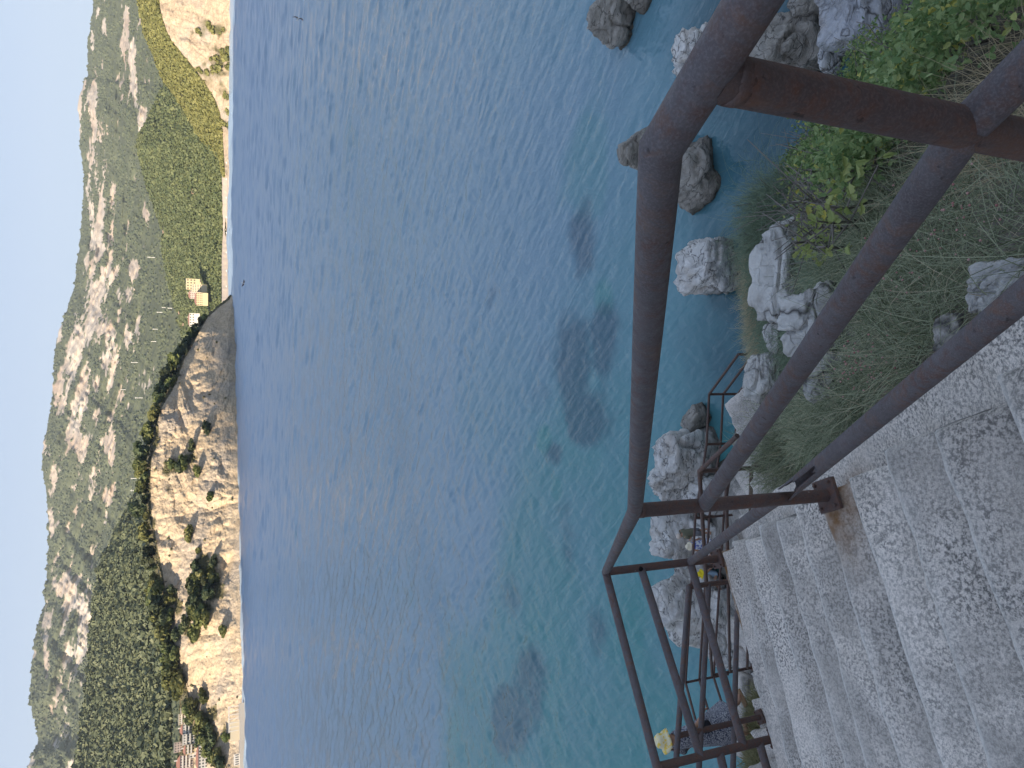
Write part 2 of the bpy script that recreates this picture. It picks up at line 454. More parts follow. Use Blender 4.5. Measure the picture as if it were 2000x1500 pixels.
def far_mat(name, forest_a, forest_b, rock_a, rock_b, fs=0.12, rs=0.05, tan=None, bumpd=3.0):
    m = NT(name); p = m.pos()
    f = m.noise(p, fs, 4, 0.65); g = m.noise(p, fs * 0.18, 4, 0.6)
    fc = m.mix(m.ramp(f, [(0.3, 0), (0.7, 1)]), forest_a, forest_b)
    fc = m.mix(m.ramp(g, [(0.5, 0), (0.7, 0.7)]), fc, tuple(v * 1.35 for v in forest_b))
    st = m.noise(m.pos(scale=(1, 1, 3.0), rot=(0.2, 0.25, 0)), rs, 6, 0.7, 0.6)
    rc = m.mix(m.ramp(st, [(0.34, 0), (0.64, 1)]), rock_a, rock_b)
    if tan: rc = m.mix(m.math('MULTIPLY', m.attr('tan'), 0.85), rc, m.mix(f, tan, tuple(v * 0.75 for v in tan)))
    c = m.mix(m.attr('rock'), fc, rc)
    return m.out(c, m.bump(m.math('ADD', st, m.math('MULTIPLY', f, 0.5)), 0.8, bumpd), 0.95)

def scatter_blobs(name, mat, P, size, label, cat, detail=1, seed=1, squash=0.9):
    rng = np.random.default_rng(seed)
    bm = bmesh.new(); bmesh.ops.create_icosphere(bm, subdivisions=detail, radius=1.0)
    T0 = np.array([v.co[:] for v in bm.verts]); F0 = np.array([[v.index for v in f.verts] for f in bm.faces]); bm.free()
    nv = len(T0); Ts = []
    for k in range(8):
        d = 1 + 0.55 * fbm(T0 * 1.3 + k * 9.1, 2, k) + rng.normal(0, 0.10, nv)
        Ts.append(T0 * d[:, None] * np.array([1, 1, squash]))
    Ts = np.array(Ts); n = len(P)
    V = Ts[rng.integers(0, 8, n)]
    th = rng.uniform(0, 6.28, n); c, s = np.cos(th)[:, None], np.sin(th)[:, None]
    X = V[..., 0] * c - V[..., 1] * s; Y = V[..., 0] * s + V[..., 1] * c
    V = np.stack([X, Y, V[..., 2]], -1) * np.asarray(size)[:, None, None] + np.asarray(P)[:, None, :]
    F = (F0[None] + (np.arange(n) * nv)[:, None, None]).reshape(-1, 3)
    me = np_mesh(name, V.reshape(-1, 3), F, smooth=False)
    o = link(name, me, mat); tag(o, label, cat, kind='stuff'); return o

def scatter_crowns(name, mat, P, size, label, seed, per=56):
    """a wood seen from afar: every crown a cloud of small leaf sprays"""
    rg_ = np.random.default_rng(seed); Ts = []
    for k in range(8):
        d = rg_.normal(size=(per, 3)); d /= np.linalg.norm(d, axis=1)[:, None]; d[:, 2] = np.abs(d[:, 2]) * 1.1 - .25
        C = d * rg_.uniform(.55, 1.05, (per, 1)) * (1 + .35 * fbm(d * 1.5 + k * 5.3, 2, k))[:, None]
        nr = d + rg_.normal(size=(per, 3)) * .45; nr /= np.linalg.norm(nr, axis=1)[:, None]
        t_ = np.cross(nr, rg_.normal(size=(per, 3))); t_ /= np.linalg.norm(t_, axis=1)[:, None]; b_ = np.cross(nr, t_); z_ = rg_.uniform(.20, .36, (per, 1))
        Ts.append(np.stack([C - t_ * z_ - b_ * z_ * .7, C + t_ * z_ - b_ * z_ * .9, C + t_ * z_ * .8 + b_ * z_, C - t_ * z_ * .9 + b_ * z_ * .8], 1).reshape(-1, 3))
    Ts = np.array(Ts); n = len(P); V = Ts[rg_.integers(0, 8, n)]
    th = rg_.uniform(0, 6.28, n); c, s = np.cos(th)[:, None], np.sin(th)[:, None]
    V = np.stack([V[..., 0] * c - V[..., 1] * s, V[..., 0] * s + V[..., 1] * c, V[..., 2]], -1) * np.asarray(size)[:, None, None] + np.asarray(P)[:, None, :]
    me = np_mesh(name, V.reshape(-1, 3), np.arange(n * per * 4).reshape(-1, 4), smooth=False)
    at = me.attributes.new('tree_tone', 'FLOAT', 'POINT'); at.data.foreach_set('value', np.repeat(rg_.random(n), per * 4).astype(np.float32))
    o = link(name, me, mat); tag(o, label, 'forest', kind='stuff'); return o

def pick(Pg, w, n, rng):
    """n random surface points of a grid (n,m,3) with weights w"""
    a = Pg[:-1, :-1]; ar = np.linalg.norm(np.cross(Pg[1:, :-1] - a, Pg[:-1, 1:] - a), axis=-1)
    p = (ar * w[:-1, :-1]).ravel(); p = p / p.sum()
    idx = rng.choice(len(p), n, p=p)
    i, j = np.unravel_index(idx, ar.shape); s, t = rng.random(n)[:, None], rng.random(n)[:, None]
    return Pg[i, j] * (1 - s) * (1 - t) + Pg[i + 1, j] * s * (1 - t) + Pg[i, j + 1] * (1 - s) * t + Pg[i + 1, j + 1] * s * t

def gauss_mask(px, py, L):
    g = np.zeros(px.shape)
    for (x, y, rx, ry, a) in L:
        g = np.maximum(g, a * np.exp(-(((px - x) / rx) ** 2 + ((py - y) / ry) ** 2)))
    return g

def layer(az, el_r, r0, rr, z0, n_back, m, power=1.0, back_drop=0.35, back_len=0.35):
    """surface from a foot line (r0,z0) up to a ridge (rr,el_r), then down behind it"""
    n = len(az); t = np.linspace(0, 1, m)
    zr = H + rr * np.tan(el_r)
    rg = r0[:, None] + (rr - r0)[:, None] * t[None]
    el0 = np.arctan((z0 - H) / r0)
    el = el0[:, None] + (el_r - el0)[:, None] * (t[None] ** power)
    z = H + rg * np.tan(el)
    tb = np.linspace(0, 1, n_back + 1)[1:]
    rb = rr[:, None] * (1 + back_len * tb[None]); zb = zr[:, None] * (1 - back_drop * tb[None] ** 1.3)
    return np.concatenate([rg, rb], 1), np.concatenate([z, zb], 1)

def polar(az, rg, z): return np.stack([np.sin(az)[:, None] * rg, np.cos(az)[:, None] * rg, z], -1)

rng = np.random.default_rng(5)
AZ_L, AZ_R = R(-52), R(52)

# --- the high mountain
mt = [(-500, 205), (-200, 190), (0, 182), (60, 177), (100, 171), (147, 172), (155, 165), (190, 156), (215, 152), (240, 155), (300, 158), (345, 165), (400, 162), (440, 159), (500, 153), (560, 145),
      (600, 132), (640, 118), (660, 111), (700, 106), (750, 104), (800, 99), (850, 88), (880, 83), (910, 82), (950, 90), (1000, 93), (1080, 94), (1130, 91), (1150, 86), (1180, 87), (1200, 80), (1250, 67),
      (1300, 62), (1370, 57), (1400, 66), (1430, 74), (1460, 72), (1475, 59), (1500, 56), (1700, 50), (2000, 80)]
a_, e_ = curve(mt)
az = np.linspace(AZ_L, AZ_R, 1100); el_r = np.interp(az, a_, e_)
rr = np.interp(az, [AZ_L, R(-25), 0, R(25), AZ_R], [2900, 3000, 3400, 4000, 4300]); r0 = np.full_like(az, 1750.0)
rg, z = layer(az, el_r, r0, rr, 30, 14, 300, 0.9)
Pb = polar(az, rg, z); flat = Pb.reshape(-1, 3); px, py = project_np(flat)
S = np.stack([flat[:, 0], flat[:, 1], flat[:, 2]], 1)
k = np.where(py < 500, 0.06 * py, 0.06 * 500 + 0.33 * (py - 500)); q = px + k
strata = fbm(np.stack([q / 13, py / 150, py * 0], 1), 5, 21)
broken = fbm(S / 38.0, 5, 31); gully = fbm(np.stack([(py - 1.1 * px) / 62, px / 160, px * 0], 1), 4, 41, ridged=True)
G = gauss_mask(px, py, [(178, 200, 26, 45, 1), (195, 255, 22, 50, 1), (185, 320, 14, 60, .8), (206, 330, 9, 60, 1), (175, 400, 10, 90, .9), (202, 410, 10, 70, 1), (196, 470, 20, 50, 1), (220, 380, 6, 50, .9),
    (172, 520, 14, 40, .9), (212, 535, 22, 26, 1.1), (262, 530, 16, 26, 1.1), (250, 575, 20, 22, .9), (188, 575, 24, 40, 1), (205, 640, 26, 40, 1.1), (180, 620, 16, 50, .9), (212, 690, 22, 40, 1), (150, 640, 12, 50, .8),
    (142, 700, 18, 60, .8), (160, 770, 16, 70, 1), (130, 800, 18, 45, .8), (152, 860, 16, 50, .9), (186, 760, 9, 60, .9), (248, 650, 7, 40, .9), (270, 640, 8, 30, .8), (232, 600, 8, 60, .8), (118, 660, 10, 30, .9),
    (218, 880, 10, 45, .9), (212, 965, 20, 24, 1), (92, 885, 9, 30, .9), (105, 930, 8, 30, .7), (180, 950, 8, 40, .6), (100, 1020, 5, 50, .7), (115, 780, 10, 60, .6), (135, 840, 10, 40, .8),
    (248, 40, 8, 26, .9), (258, 110, 9, 36, 1), (262, 170, 8, 40, .9), (240, 90, 6, 20, .9), (205, 60, 6, 24, .8), (190, 20, 5, 30, .8), (180, 80, 5, 40, .9), (200, 130, 7, 30, .8), (275, 220, 8, 30, .9), (225, 150, 8, 20, .6),
    (128, 1145, 26, 26, 1.1), (150, 1175, 30, 30, 1.2), (168, 1215, 22, 32, 1.2), (160, 1262, 14, 24, 1.1), (172, 1160, 10, 30, 1), (128, 1265, 7, 36, 1), (90, 1210, 8, 16, .9), (90, 1290, 6, 50, .8), (125, 1430, 10, 30, .7), (110, 1480, 10, 24, .5), (62, 1490, 8, 14, .9), (285, 420, 6, 20, 1)])
fine = fbm(S / 13.0, 4, 71)
rock = sstep(0.52, 0.62, G * 0.70 + 0.46 * broken + 0.60 * strata + 0.24 * fine + 0.21)
t_env = np.clip((flat[:, 2] - 40) / 200, 0, 1)
dr = (gully * 34 + strata * 52 + broken * 22 * (0.4 + G)) * t_env
ridge_keep = np.concatenate([1 - np.linspace(0, 1, 300) ** 14, np.ones(14)])
dr = (dr.reshape(len(az), -1) * ridge_keep[None])
crest = fbm(np.stack([az * 230, az * 0, az * 0], 1), 4, 8) * 7
Pm = polar(az, rg + dr, z + crest[:, None] * np.linspace(0, 1, z.shape[1])[None] ** 6)
me = np_mesh('mountain', Pm.reshape(-1, 3), grid_faces(*Pm.shape[:2])); attr(me, 'rock', rock); attr(me, 'tan', np.clip(fbm(S / 120, 3, 5) + 0.25, 0, 1))
o = link('mountain', me, far_mat('mountain_slope', (0.050, 0.062, 0.038), (0.085, 0.098, 0.058), (0.31, 0.275, 0.24), (0.49, 0.445, 0.395), 0.05, 0.02, tan=(0.34, 0.25, 0.19), bumpd=8))
tag(o, 'high limestone mountain ridge across the bay, scrub with bare rock bands', 'mountain', kind='structure')
M_FOREST1 = mat_leaf('scrub_foliage', (0.045, 0.060, 0.034), (0.085, 0.100, 0.055))
w = (1 - rock.reshape(Pm.shape[:2])) ** 2 * (np.arange(Pm.shape[1]) < 300)[None] * (np.arange(Pm.shape[1]) > 40)[None] + 0.0
w *= 0.35 + sstep(-0.2, 0.3, fbm(S / 90, 3, 77)).reshape(w.shape)
pts = pick(Pm, w, 30000, rng)
scatter_blobs('mountain_scrub', M_FOREST1, pts, rng.uniform(3.2, 7.5, len(pts)), 'dark scrub and woods spotting the mountain slopes', 'scrub', 0, 11)

def hill(name, label, sil, n, m, r0v, rrv, z0, mat, n_blobs, bsize, blob_mat, blob_label, seed, rocks=None, power=1.0, amp=14, limits=None, blob_detail=1, foot_rows=0):
    a_, e_ = curve(sil)
    az = np.linspace(max(AZ_L, a_[0]), min(AZ_R, a_[-1]), n); el = np.interp(az, a_, e_)
    rr = np.interp(az, *rrv); r0 = np.interp(az, *r0v)
    rg, z = layer(az, el, r0, rr, z0, 10, m, power)
    Pb = polar(az, rg, z); fl = Pb.reshape(-1, 3); px, py = project_np(fl)
    d = fbm(fl / 70.0, 4, seed) * amp + fbm(np.stack([py / 40, px / 160, px * 0], 1), 3, seed + 3, ridged=True) * amp * 0.7
    keep = np.concatenate([np.sin(np.linspace(0, math.pi, m)) ** 0.5, np.ones(10) * 0])
    P = polar(az, rg + d.reshape(n, -1) * keep[None], z)
    G = gauss_mask(px, py, rocks or [])
    rock = sstep(0.5, 0.7, G * 0.75 + 0.40 * fbm(fl / 16.0, 4, seed + 7))
    me = np_mesh(name, P.reshape(-1, 3), grid_faces(n, P.shape[1])); attr(me, 'rock', rock); attr(me, 'tan', np.ones(len(rock)))
    o = link(name, me, mat); tag(o, label, 'hill', kind='structure')
    w = ((1 - rock) ** 2).reshape(n, -1) * (np.arange(P.shape[1]) < m + 1)[None]
    if foot_rows: w = w * (np.arange(P.shape[1]) > foot_rows)[None]
    pts = pick(P, w, n_blobs, rng)
    pts[:, 2] += 1.0
    scatter_crowns(name + '_forest', blob_mat, pts, rng.uniform(*bsize, len(pts)) * np.exp(rng.normal(0, 0.18, len(pts))), blob_label, seed)
    return P

M_FOREST2 = mat_leaf('oak_forest_foliage', (0.062, 0.080, 0.044), (0.125, 0.140, 0.074), tone=True)
M_FOREST3 = mat_leaf('pine_forest_foliage', (0.055, 0.078, 0.034), (0.130, 0.148, 0.062), tone=True)
M_FOREST4 = mat_leaf('olive_green_foliage', (0.095, 0.105, 0.034), (0.195, 0.190, 0.062), tone=True)
MH = far_mat('wooded_hill_soil', (0.045, 0.055, 0.03), (0.07, 0.08, 0.042), (0.30, 0.26, 0.22), (0.44, 0.38, 0.32), 0.08, 0.05, tan=(0.42, 0.27, 0.18))
# wooded hill behind the headland, on the left
hill('wooded_hill', 'broad wooded hill rising behind the cliff headland', [(2000, 120), (1700, 140), (1500, 152), (1440, 162), (1360, 172), (1300, 177), (1250, 182), (1200, 187), (1150, 191), (1100, 202), (1050, 226), (1010, 246), (980, 262), (940, 285), (900, 300), (860, 310), (800, 330)],
     420, 130, ([-2, 2], [760, 760]), ([-2, 2], [1250, 1250]), 55, MH, 17000, (3.4, 6.0), M_FOREST2, 'dense mixed forest covering the hill behind the headland', 101,
     rocks=[(178, 1440, 8, 40, .9), (205, 1470, 10, 30, .8), (215, 1490, 10, 30, .8), (170, 1490, 10, 40, .9), (240, 1480, 8, 20, .6), (225, 1080, 4, 18, .9)], amp=16)
# cone-shaped wooded hill behind the beach
hill('pine_hill', 'rounded pine covered hill behind the far beach', [(60, 420), (110, 380), (150, 338), (170, 322), (200, 308), (235, 292), (260, 277), (280, 271), (300, 274), (330, 281), (370, 291), (400, 304), (440, 316), (500, 322), (560, 334), (600, 345), (650, 358), (700, 372), (760, 388), (830, 400)],
     420, 120, ([-2, 2], [1190, 1190]), ([-2, 2], [1700, 1700]), 4, MH, 15000, (3.2, 5.6), M_FOREST3, 'green pine forest covering the rounded hill', 151,
     rocks=[(372, 363, 4, 5, 1.3), (376, 375, 4, 8, 1.3), (374, 385, 5, 8, 1.2), (290, 395, 8, 10, 1.2), (298, 415, 9, 12, 1.2), (308, 435, 9, 14, 1.2), (318, 455, 8, 14, 1.1), (330, 470, 8, 14, .9), (350, 612, 7, 14, 1.2), (360, 635, 7, 12, 1.1), (370, 655, 6, 10, 1.0)], amp=14, foot_rows=3)

# --- the sunlit hill with a scree cliff at the far right, and the beach in front of the pine hill
def cliff_land(name, label, water, crest, ridge, n, mc, mr, depth_c, depth_r, amps, seed, mat, back=8):
    """water/crest/ridge: traced outlines (photo y, x). A steep face from the water to the crest, then a gentler top to the ridge."""
    aw, ew = curve(water); ac, ec = curve(crest); ag, eg = curve(ridge)
    az = np.linspace(aw[0], aw[-1], n)
    r0 = H / np.tan(-np.interp(az, aw, ew)); e0 = np.interp(az, aw, ew)
    rc = r0 + (depth_c(az) if callable(depth_c) else depth_c); rr = rc + (depth_r(az) if callable(depth_r) else depth_r)
    e1 = np.interp(az, ac, ec); e2 = np.maximum(np.interp(az, ag, eg), e1 + 1e-4)
    t = np.linspace(0, 1, mc); s = np.linspace(0, 1, mr + 1)[1:]
    el = np.concatenate([e0[:, None] + (e1 - e0)[:, None] * t[None], e1[:, None] + (e2 - e1)[:, None] * s[None]], 1)
    rg = np.concatenate([r0[:, None] + (rc - r0)[:, None] * t[None] ** 1.15, rc[:, None] + (rr - rc)[:, None] * s[None]], 1)
    z = H + rg * np.tan(el)
    zb = z[:, -1:] * (1 - 0.8 * np.linspace(0, 1, back + 1)[1:][None]); rb = rr[:, None] * (1 + 0.12 * np.linspace(0, 1, back + 1)[1:][None])
    rg = np.concatenate([rg, rb], 1); z = np.concatenate([z, zb], 1)
    Pb = polar(az, rg, z); fl = Pb.reshape(-1, 3); px, py = project_np(fl)
    arc = (az * r0)[:, None] * np.ones_like(rg); arc = arc.ravel(); zz = fl[:, 2]
    d = amps[0] * fbm(np.stack([arc / 62 + 0.4 * vnoise(np.stack([arc / 40, zz / 30, zz * 0], 1), 3), zz / 80, zz * 0], 1), 4, seed, ridged=True)
    d = d + amps[1] * fbm(np.stack([arc / 17, zz / 26, zz * 0], 1), 4, seed + 5, ridged=True)
    d = d + amps[1] * 0.35 * np.tanh(2.5 * fbm(np.stack([arc / 60, (zz + arc * 0.32) / 7.0, zz * 0], 1), 3, seed + 21))
    d = d + amps[2] * fbm(np.stack([arc / 4.0, (zz + arc * 0.12) / 3.2, zz * 0], 1), 3, seed + 9)
    env = np.concatenate([0.25 + 0.75 * np.minimum(1, t * 6), np.linspace(1, 0.2, mr), np.zeros(back)])
    d = d.reshape(n, -1) * env[None] - amps[0] * 0.3 * env[None]
    P = polar(az, rg + d, z)
    P[:, 0, 2] = -2.0
    me = np_mesh(name, P.reshape(-1, 3), grid_faces(n, P.shape[1]))
    return me, P, az, px, py, arc, zz, mc

def cliff_mat(name, sa, sb, dark, veg_a, veg_b):
    m = NT(name); p = m.pos()
    st = m.noise(m.pos(scale=(1, 1, 2.4), rot=(0.15, 0.35, 0)), 0.11, 6, 0.68, 0.8); f = m.noise(p, 0.55, 4, 0.65); g = m.noise(p, 0.028, 3, 0.6)
    c = m.mix(m.ramp(st, [(0.35, 0), (0.62, 1)]), sa, sb)
    c = m.mix(m.ramp(g, [(0.45, 0), (0.65, 0.6)]), c, (0.38, 0.345, 0.31))
    c = m.mix(m.ramp(f, [(0.32, 0.55), (0.46, 0)]), c, dark)
    cr = m.voro(m.pos(scale=(1, 1, 0.5)), 0.16, 'DISTANCE_TO_EDGE')
    c = m.mix(m.ramp(cr, [(0.0, 0.6), (0.05, 0)]), c, dark)
    vg = m.mix(f, veg_a, veg_b)
    c = m.mix(m.attr('rock'), vg, c)
    return m.out(c, m.bump(m.math('ADD', st, m.math('MULTIPLY', f, 0.4)), 0.9, 2.2), 0.95)

M_SCREE = cliff_mat('scree_cliff', (0.33, 0.26, 0.19), (0.50, 0.40, 0.29), (0.17, 0.14, 0.11), (0.06, 0.065, 0.03), (0.13, 0.12, 0.06))
M_HEAD = cliff_mat('headland_cliff', (0.42, 0.33, 0.225), (0.58, 0.47, 0.33), (0.27, 0.215, 0.16), (0.055, 0.06, 0.03), (0.14, 0.12, 0.06))

# sunlit hill, far right
me, P, azh, px, py, arc, zz, mc = cliff_land('sunlit_hill', '', [(-400, 451), (0, 450), (150, 449.2), (250, 448), (345, 447.3)],
    [(-400, 300), (0, 312), (30, 316), (60, 326), (80, 336), (110, 361), (140, 386), (170, 406), (200, 424), (235, 434), (345, 440)],
    [(-400, 240), (0, 272), (30, 278), (60, 283), (100, 300), (150, 318), (180, 340), (220, 366), (260, 388), (290, 410), (315, 430), (345, 439)],
    360, 110, 50, lambda a: np.interp(a, [R(20), R(31)], [14, 90]), 150, (6, 3, 1.2), 301, M_SCREE)
nh = len(azh); cl = np.zeros(P.shape[:2]); cl[:, :mc] = 1
rock = (cl.ravel() * sstep(-0.34, -0.05, fbm(np.stack([arc / 30, zz / 30, zz * 0], 1), 4, 311) + 0.10))
attr(me, 'rock', rock)
o = link('sunlit_hill', me, M_SCREE); tag(o, 'sunlit olive green hill above a pale scree slope', 'hill', kind='structure')
w = np.zeros(P.shape[:2]); w[:, mc:mc + 50] = 1; w[:, :mc] = (rock.reshape(P.shape[:2])[:, :mc] < 0.4) * 0.5
pts = pick(P, w, 6500, rng); pts[:, 2] += 1
scatter_crowns('sunlit_forest', M_FOREST4, pts, rng.uniform(2.4, 5.0, len(pts)), 'yellow green trees and shrubs crowding the sunlit hill', 321)

# beach strip
M_SAND = NT('beach_pebbles'); M_SAND = M_SAND.out(M_SAND.mix(M_SAND.noise(M_SAND.pos(), 0.6, 3), (0.36, 0.30, 0.25), (0.52, 0.45, 0.38)))
aw, ew = curve([(250, 448), (345, 447.4), (450, 446.3), (600, 447.4), (640, 448)])
az = np.linspace(aw[0], aw[-1], 160); r0 = H / np.tan(-np.interp(az, aw, ew))
offs = np.array([-1.0, 0, 14, 24, 30, 60]); hts = np.array([-1.0, 0.1, 1.8, 2.4, 6.5, 9.0])
Pbch = polar(az, r0[:, None] + offs[None] + fbm(np.stack([az * 300, az * 0, az * 0], 1), 3, 4)[:, None] * 2, np.ones_like(az)[:, None] * hts[None])
o = link('beach', np_mesh('beach', Pbch.reshape(-1, 3), grid_faces(*Pbch.shape[:2])), M_SAND); tag(o, 'long pale pebble beach across the bay', 'beach', kind='structure')

# --- the cliff headland
HW = [(577, 455.2), (600, 456.2), (650, 459), (700, 460.5), (800, 463.3), (900, 465.5), (1000, 467.5), (1100, 469.5), (1200, 471.3), (1300, 472.8), (1400, 474), (1500, 475), (1700, 477), (2000, 480)]
HC = [(2000, 380), (1700, 380), (1500, 378), (1450, 377), (1400, 376), (1350, 366), (1300, 350), (1250, 337), (1200, 330), (1150, 320), (1100, 312), (1050, 302), (1000, 293), (950, 292), (900, 295), (850, 302), (800, 313), (750, 342), (700, 360), (680, 372), (650, 388), (620, 405), (600, 428), (585, 448), (577, 453)]
HR = [(y, x - 12 if y > 640 else x - 4) for (y, x) in HC]
HR = [(2000, 300), (1700, 330), (1500, 344), (1430, 352), (1360, 350)] + [p for p in HR if p[0] < 1340]
me, PH, azh, px, py, arc, zz, mc = cliff_land('headland', '', HW, HC, HR, 1150, 240, 24, lambda a: np.interp(a, [R(-52), R(-30), R(-10), R(6)], [80, 62, 48, 16]), lambda a: np.interp(a, [R(-52), R(-4), R(6)], [90, 60, 20]), (10, 3.4, 1.4), 401, M_HEAD)
vegL = [(345, 700, 14, 30, 1), (400, 610, 14, 20, 1), (300, 830, 12, 50, 1), (340, 905, 22, 20, 1), (372, 905, 18, 18, 1), (325, 930, 12, 30, .8), (395, 915, 10, 14, .8), (400, 1110, 26, 30, 1.1), (415, 1150, 24, 30, 1.2), (395, 1190, 24, 30, 1.1), (350, 1190, 16, 24, .9),
        (365, 1230, 16, 24, 1), (335, 1160, 14, 20, 1), (400, 1400, 30, 26, 1.1), (390, 1440, 36, 30, 1.2), (425, 1470, 26, 30, .9), (400, 1362, 8, 14, .8), (440, 1440, 8, 24, .6), (360, 1290, 14, 40, .8), (300, 1000, 8, 60, .8)]
G = gauss_mask(px, py, vegL)
nzv = fbm(np.stack([arc / 9, zz / 7, zz * 0], 1), 4, 431)
veg = sstep(0.36, 0.62, G * 0.62 + 0.45 * nzv + 0.06)
top = np.zeros(PH.shape[:2]); top[:, mc - 3:] = 1; veg = np.maximum(veg, top.ravel() * 0.9)
attr(me, 'rock', 1 - veg)
o = link('headland', me, M_HEAD); tag(o, 'sunlit ochre cliff headland jutting into the bay', 'headland', kind='structure')
w = veg.reshape(PH.shape[:2]) ** 1.5 + 0.012; w[:, :14] = 0; w[:, mc + 26:] = 0
pts = pick(PH, w, 5200, rng)
scatter_blobs('cliff_scrub', mat_leaf('dry_scrub_foliage', (0.05, 0.055, 0.026), (0.145, 0.125, 0.060)), pts, rng.uniform(0.5, 1.7, len(pts)), 'low scrub tufts on the ledges of the headland cliff', 'scrub', 0, 441)
bvhH = BVHTree.FromPolygons([tuple(v) for v in PH.reshape(-1, 3)], [tuple(f) for f in grid_faces(*PH.shape[:2])])
def on_headland(x, y):
    h = bvhH.ray_cast(EYE, ray(x, y).normalized()); return h[0]

# ------------------------------------------------------------------ haze over the bay
mb = MB(); mb.box((0, 3250, 746), (15200, 9500, 1508))
hm = bpy.data.materials.new('haze_air'); hm.use_nodes = True
hm.node_tree.nodes.remove(hm.node_tree.nodes['Principled BSDF'])
pv = hm.node_tree.nodes.new('ShaderNodeVolumePrincipled')
pv.inputs['Color'].default_value = (0.80, 0.91, 1.0, 1); pv.inputs['Density'].default_value = 0.00006; pv.inputs['Anisotropy'].default_value = 0.1
hm.node_tree.links.new(pv.outputs[0], hm.node_tree.nodes['Material Output'].inputs['Volume'])
tag(mb.build('haze', hm), 'thin bluish haze filling the bay', 'haze', kind='stuff')

# ------------------------------------------------------------------ near hillside
CTRL = [  # X, Y, drop below the eye
    (.75, .2, 2.1), (1.6, .4, 2.9), (3, 0, 3.9), (.55, 1.2, 2.45), (.15, 2.2, 2.85), (.9, 2.0, 3.05), (1.6, 1.6, 3.35), (1.9, 2.6, 3.9), (3.0, 2.0, 5.0), (-.45, 3.4, 3.75), (.5, 3.6, 4.05), (1.4, 4.2, 4.75), (2.6, 4.0, 5.6), (3.5, 4, 6.4),
    (3.5, 5.8, 7.3), (5, 3, 7.0), (5, 0, 5), (-.9, 4.6, 4.9), (0, 5.5, 5.5), (1.2, 5.8, 5.9), (2.1, 6, 6.3), (-.2, 6.8, 6.5), (.8, 7.2, 6.8), (1.7, 7.6, 7.0), (2.6, 7.4, 7.3), (0.3, 8.4, 7.7), (.8, 9.6, 8.7), (1.3, 9.4, 8.5), (1.1, 10.6, 10.0),
    (2.1, 8.4, 7.5), (2.6, 10, 11), (3.2, 11, 15), (4.6, 7.8, 9.5), (6, 7, 9), (6.5, 9, 13), (7.5, 8, 9.5), (7.5, 5, 7.5), (9, 10, 14), (3.5, 14, 21.5), (7, 12.5, 19), (8, 16, 22), (1.6, 12.2, 14), (1.5, 15, 20.5), (0.2, 12.8, 12.8), (0, 15, 19), (0, 18, 21.5), (-1.5, 13, 11.6),
    (-3, 14, 13), (-2.6, 18, 17.6), (-3, 23, 19.5), (-6, 14, 12.6), (-6, 18, 16.6), (-6, 22, 18.6), (-6.5, 27, 20.6), (-3, 27, 21.2), (-1, 22, 21), (1, 19, 22), (3, 19, 22.5), (5, 22, 22.5), (-9, 24, 20.2), (-10, 30, 23), (-12.5, 20, 22), (-12, 24, 23), (-10.5, 16, 16), (-10, 13, 12.2),
    (-.9, 1.0, 2.4), (-1, 2.4, 3.3), (-1.6, 4.0, 4.2), (-2.6, 3.4, 4.3), (-1.4, 5.0, 5.4), (-2.4, 5.0, 5.6), (-3.4, 4.4, 5.2), (-4.4, 4.0, 4.9), (-3, 6.4, 6.7), (-2, 7.2, 7.3), (-4.2, 6.6, 6.9), (-5, 8.4, 7.55), (-5.6, 8.0, 7.4), (-6, 7, 6.9), (-6.5, 9, 7.9), (-3.2, 8.6, 8.4),
    (-1.3, 8.3, 7.9), (-1, 9.8, 9.3), (-1, 11.4, 10.75), (-3, 11.4, 10.75), (-6, 11.4, 10.75), (-9, 11, 10.2), (-4.4, 10, 9.4), (-2.8, 10, 9.6), (-1, 12.4, 11.1), (-4, 12.6, 11.3), (-7, 12.6, 11.3), (-4, 1, 2.6), (-6, 3, 3.8), (-9, 6, 5.5), (-9, 0, 1.5), (-6, -4, 0), (0, -1.5, 1.75), (0, -4, .4), (3, -3, 2), (6, -4, 2.5),
    (-14, 12, 13.5), (-14, 4, 3), (-12, -5, -2), (-18, 20, 23), (-16, 32, 25), (10, 3, 7), (11, 8, 10), (13, 13, 16), (14, 18, 21.5), (10, -4, 3), (15, 4, 7), (18, 10, 12), (20, 18, 21), (-20, 8, 6), (-20, 30, 25), (-22, 40, 26), (-10, 38, 23), (0, 34, 24), (12, 30, 25), (20, 30, 25)]
CT = np.array(CTRL, float)
def _tps(d): return np.where(d > 1e-9, d * d * np.log(d + 1e-9), 0)
_n = len(CT); _d = np.linalg.norm(CT[:, None, :2] - CT[None, :, :2], axis=-1)
_A = np.zeros((_n + 3, _n + 3)); _A[:_n, :_n] = _tps(_d) + np.eye(_n) * 0.05; _A[:_n, _n] = 1; _A[:_n, _n + 1:] = CT[:, :2]; _A[_n, :_n] = 1; _A[_n + 1:, :_n] = CT[:, :2].T
_w = np.linalg.solve(_A, np.concatenate([H - CT[:, 2], np.zeros(3)]))
def ground_base(XY):
    XY = np.atleast_2d(np.asarray(XY, float)); out = np.zeros(len(XY))
    for s in range(0, len(XY), 20000):
        q = XY[s:s + 20000]; d = np.linalg.norm(q[:, None, :] - CT[None, :, :2], axis=-1)
        out[s:s + 20000] = _tps(d) @ _w[:_n] + _w[_n] + q @ _w[_n + 1:]
    return out
def ground(XY):
    XY = np.atleast_2d(np.asarray(XY, float)); z = ground_base(XY)
    P3 = np.stack([XY[:, 0], XY[:, 1], z * 0.7], 1)
    amp = 0.35 + 0.65 * sstep(9.0, 12.0, XY[:, 1])
    z = z + amp * (0.42 * fbm(P3 / 2.2, 4, 61, ridged=True) + 0.14 * fbm(P3 / 0.5, 3, 67)) - 0.10
    return z

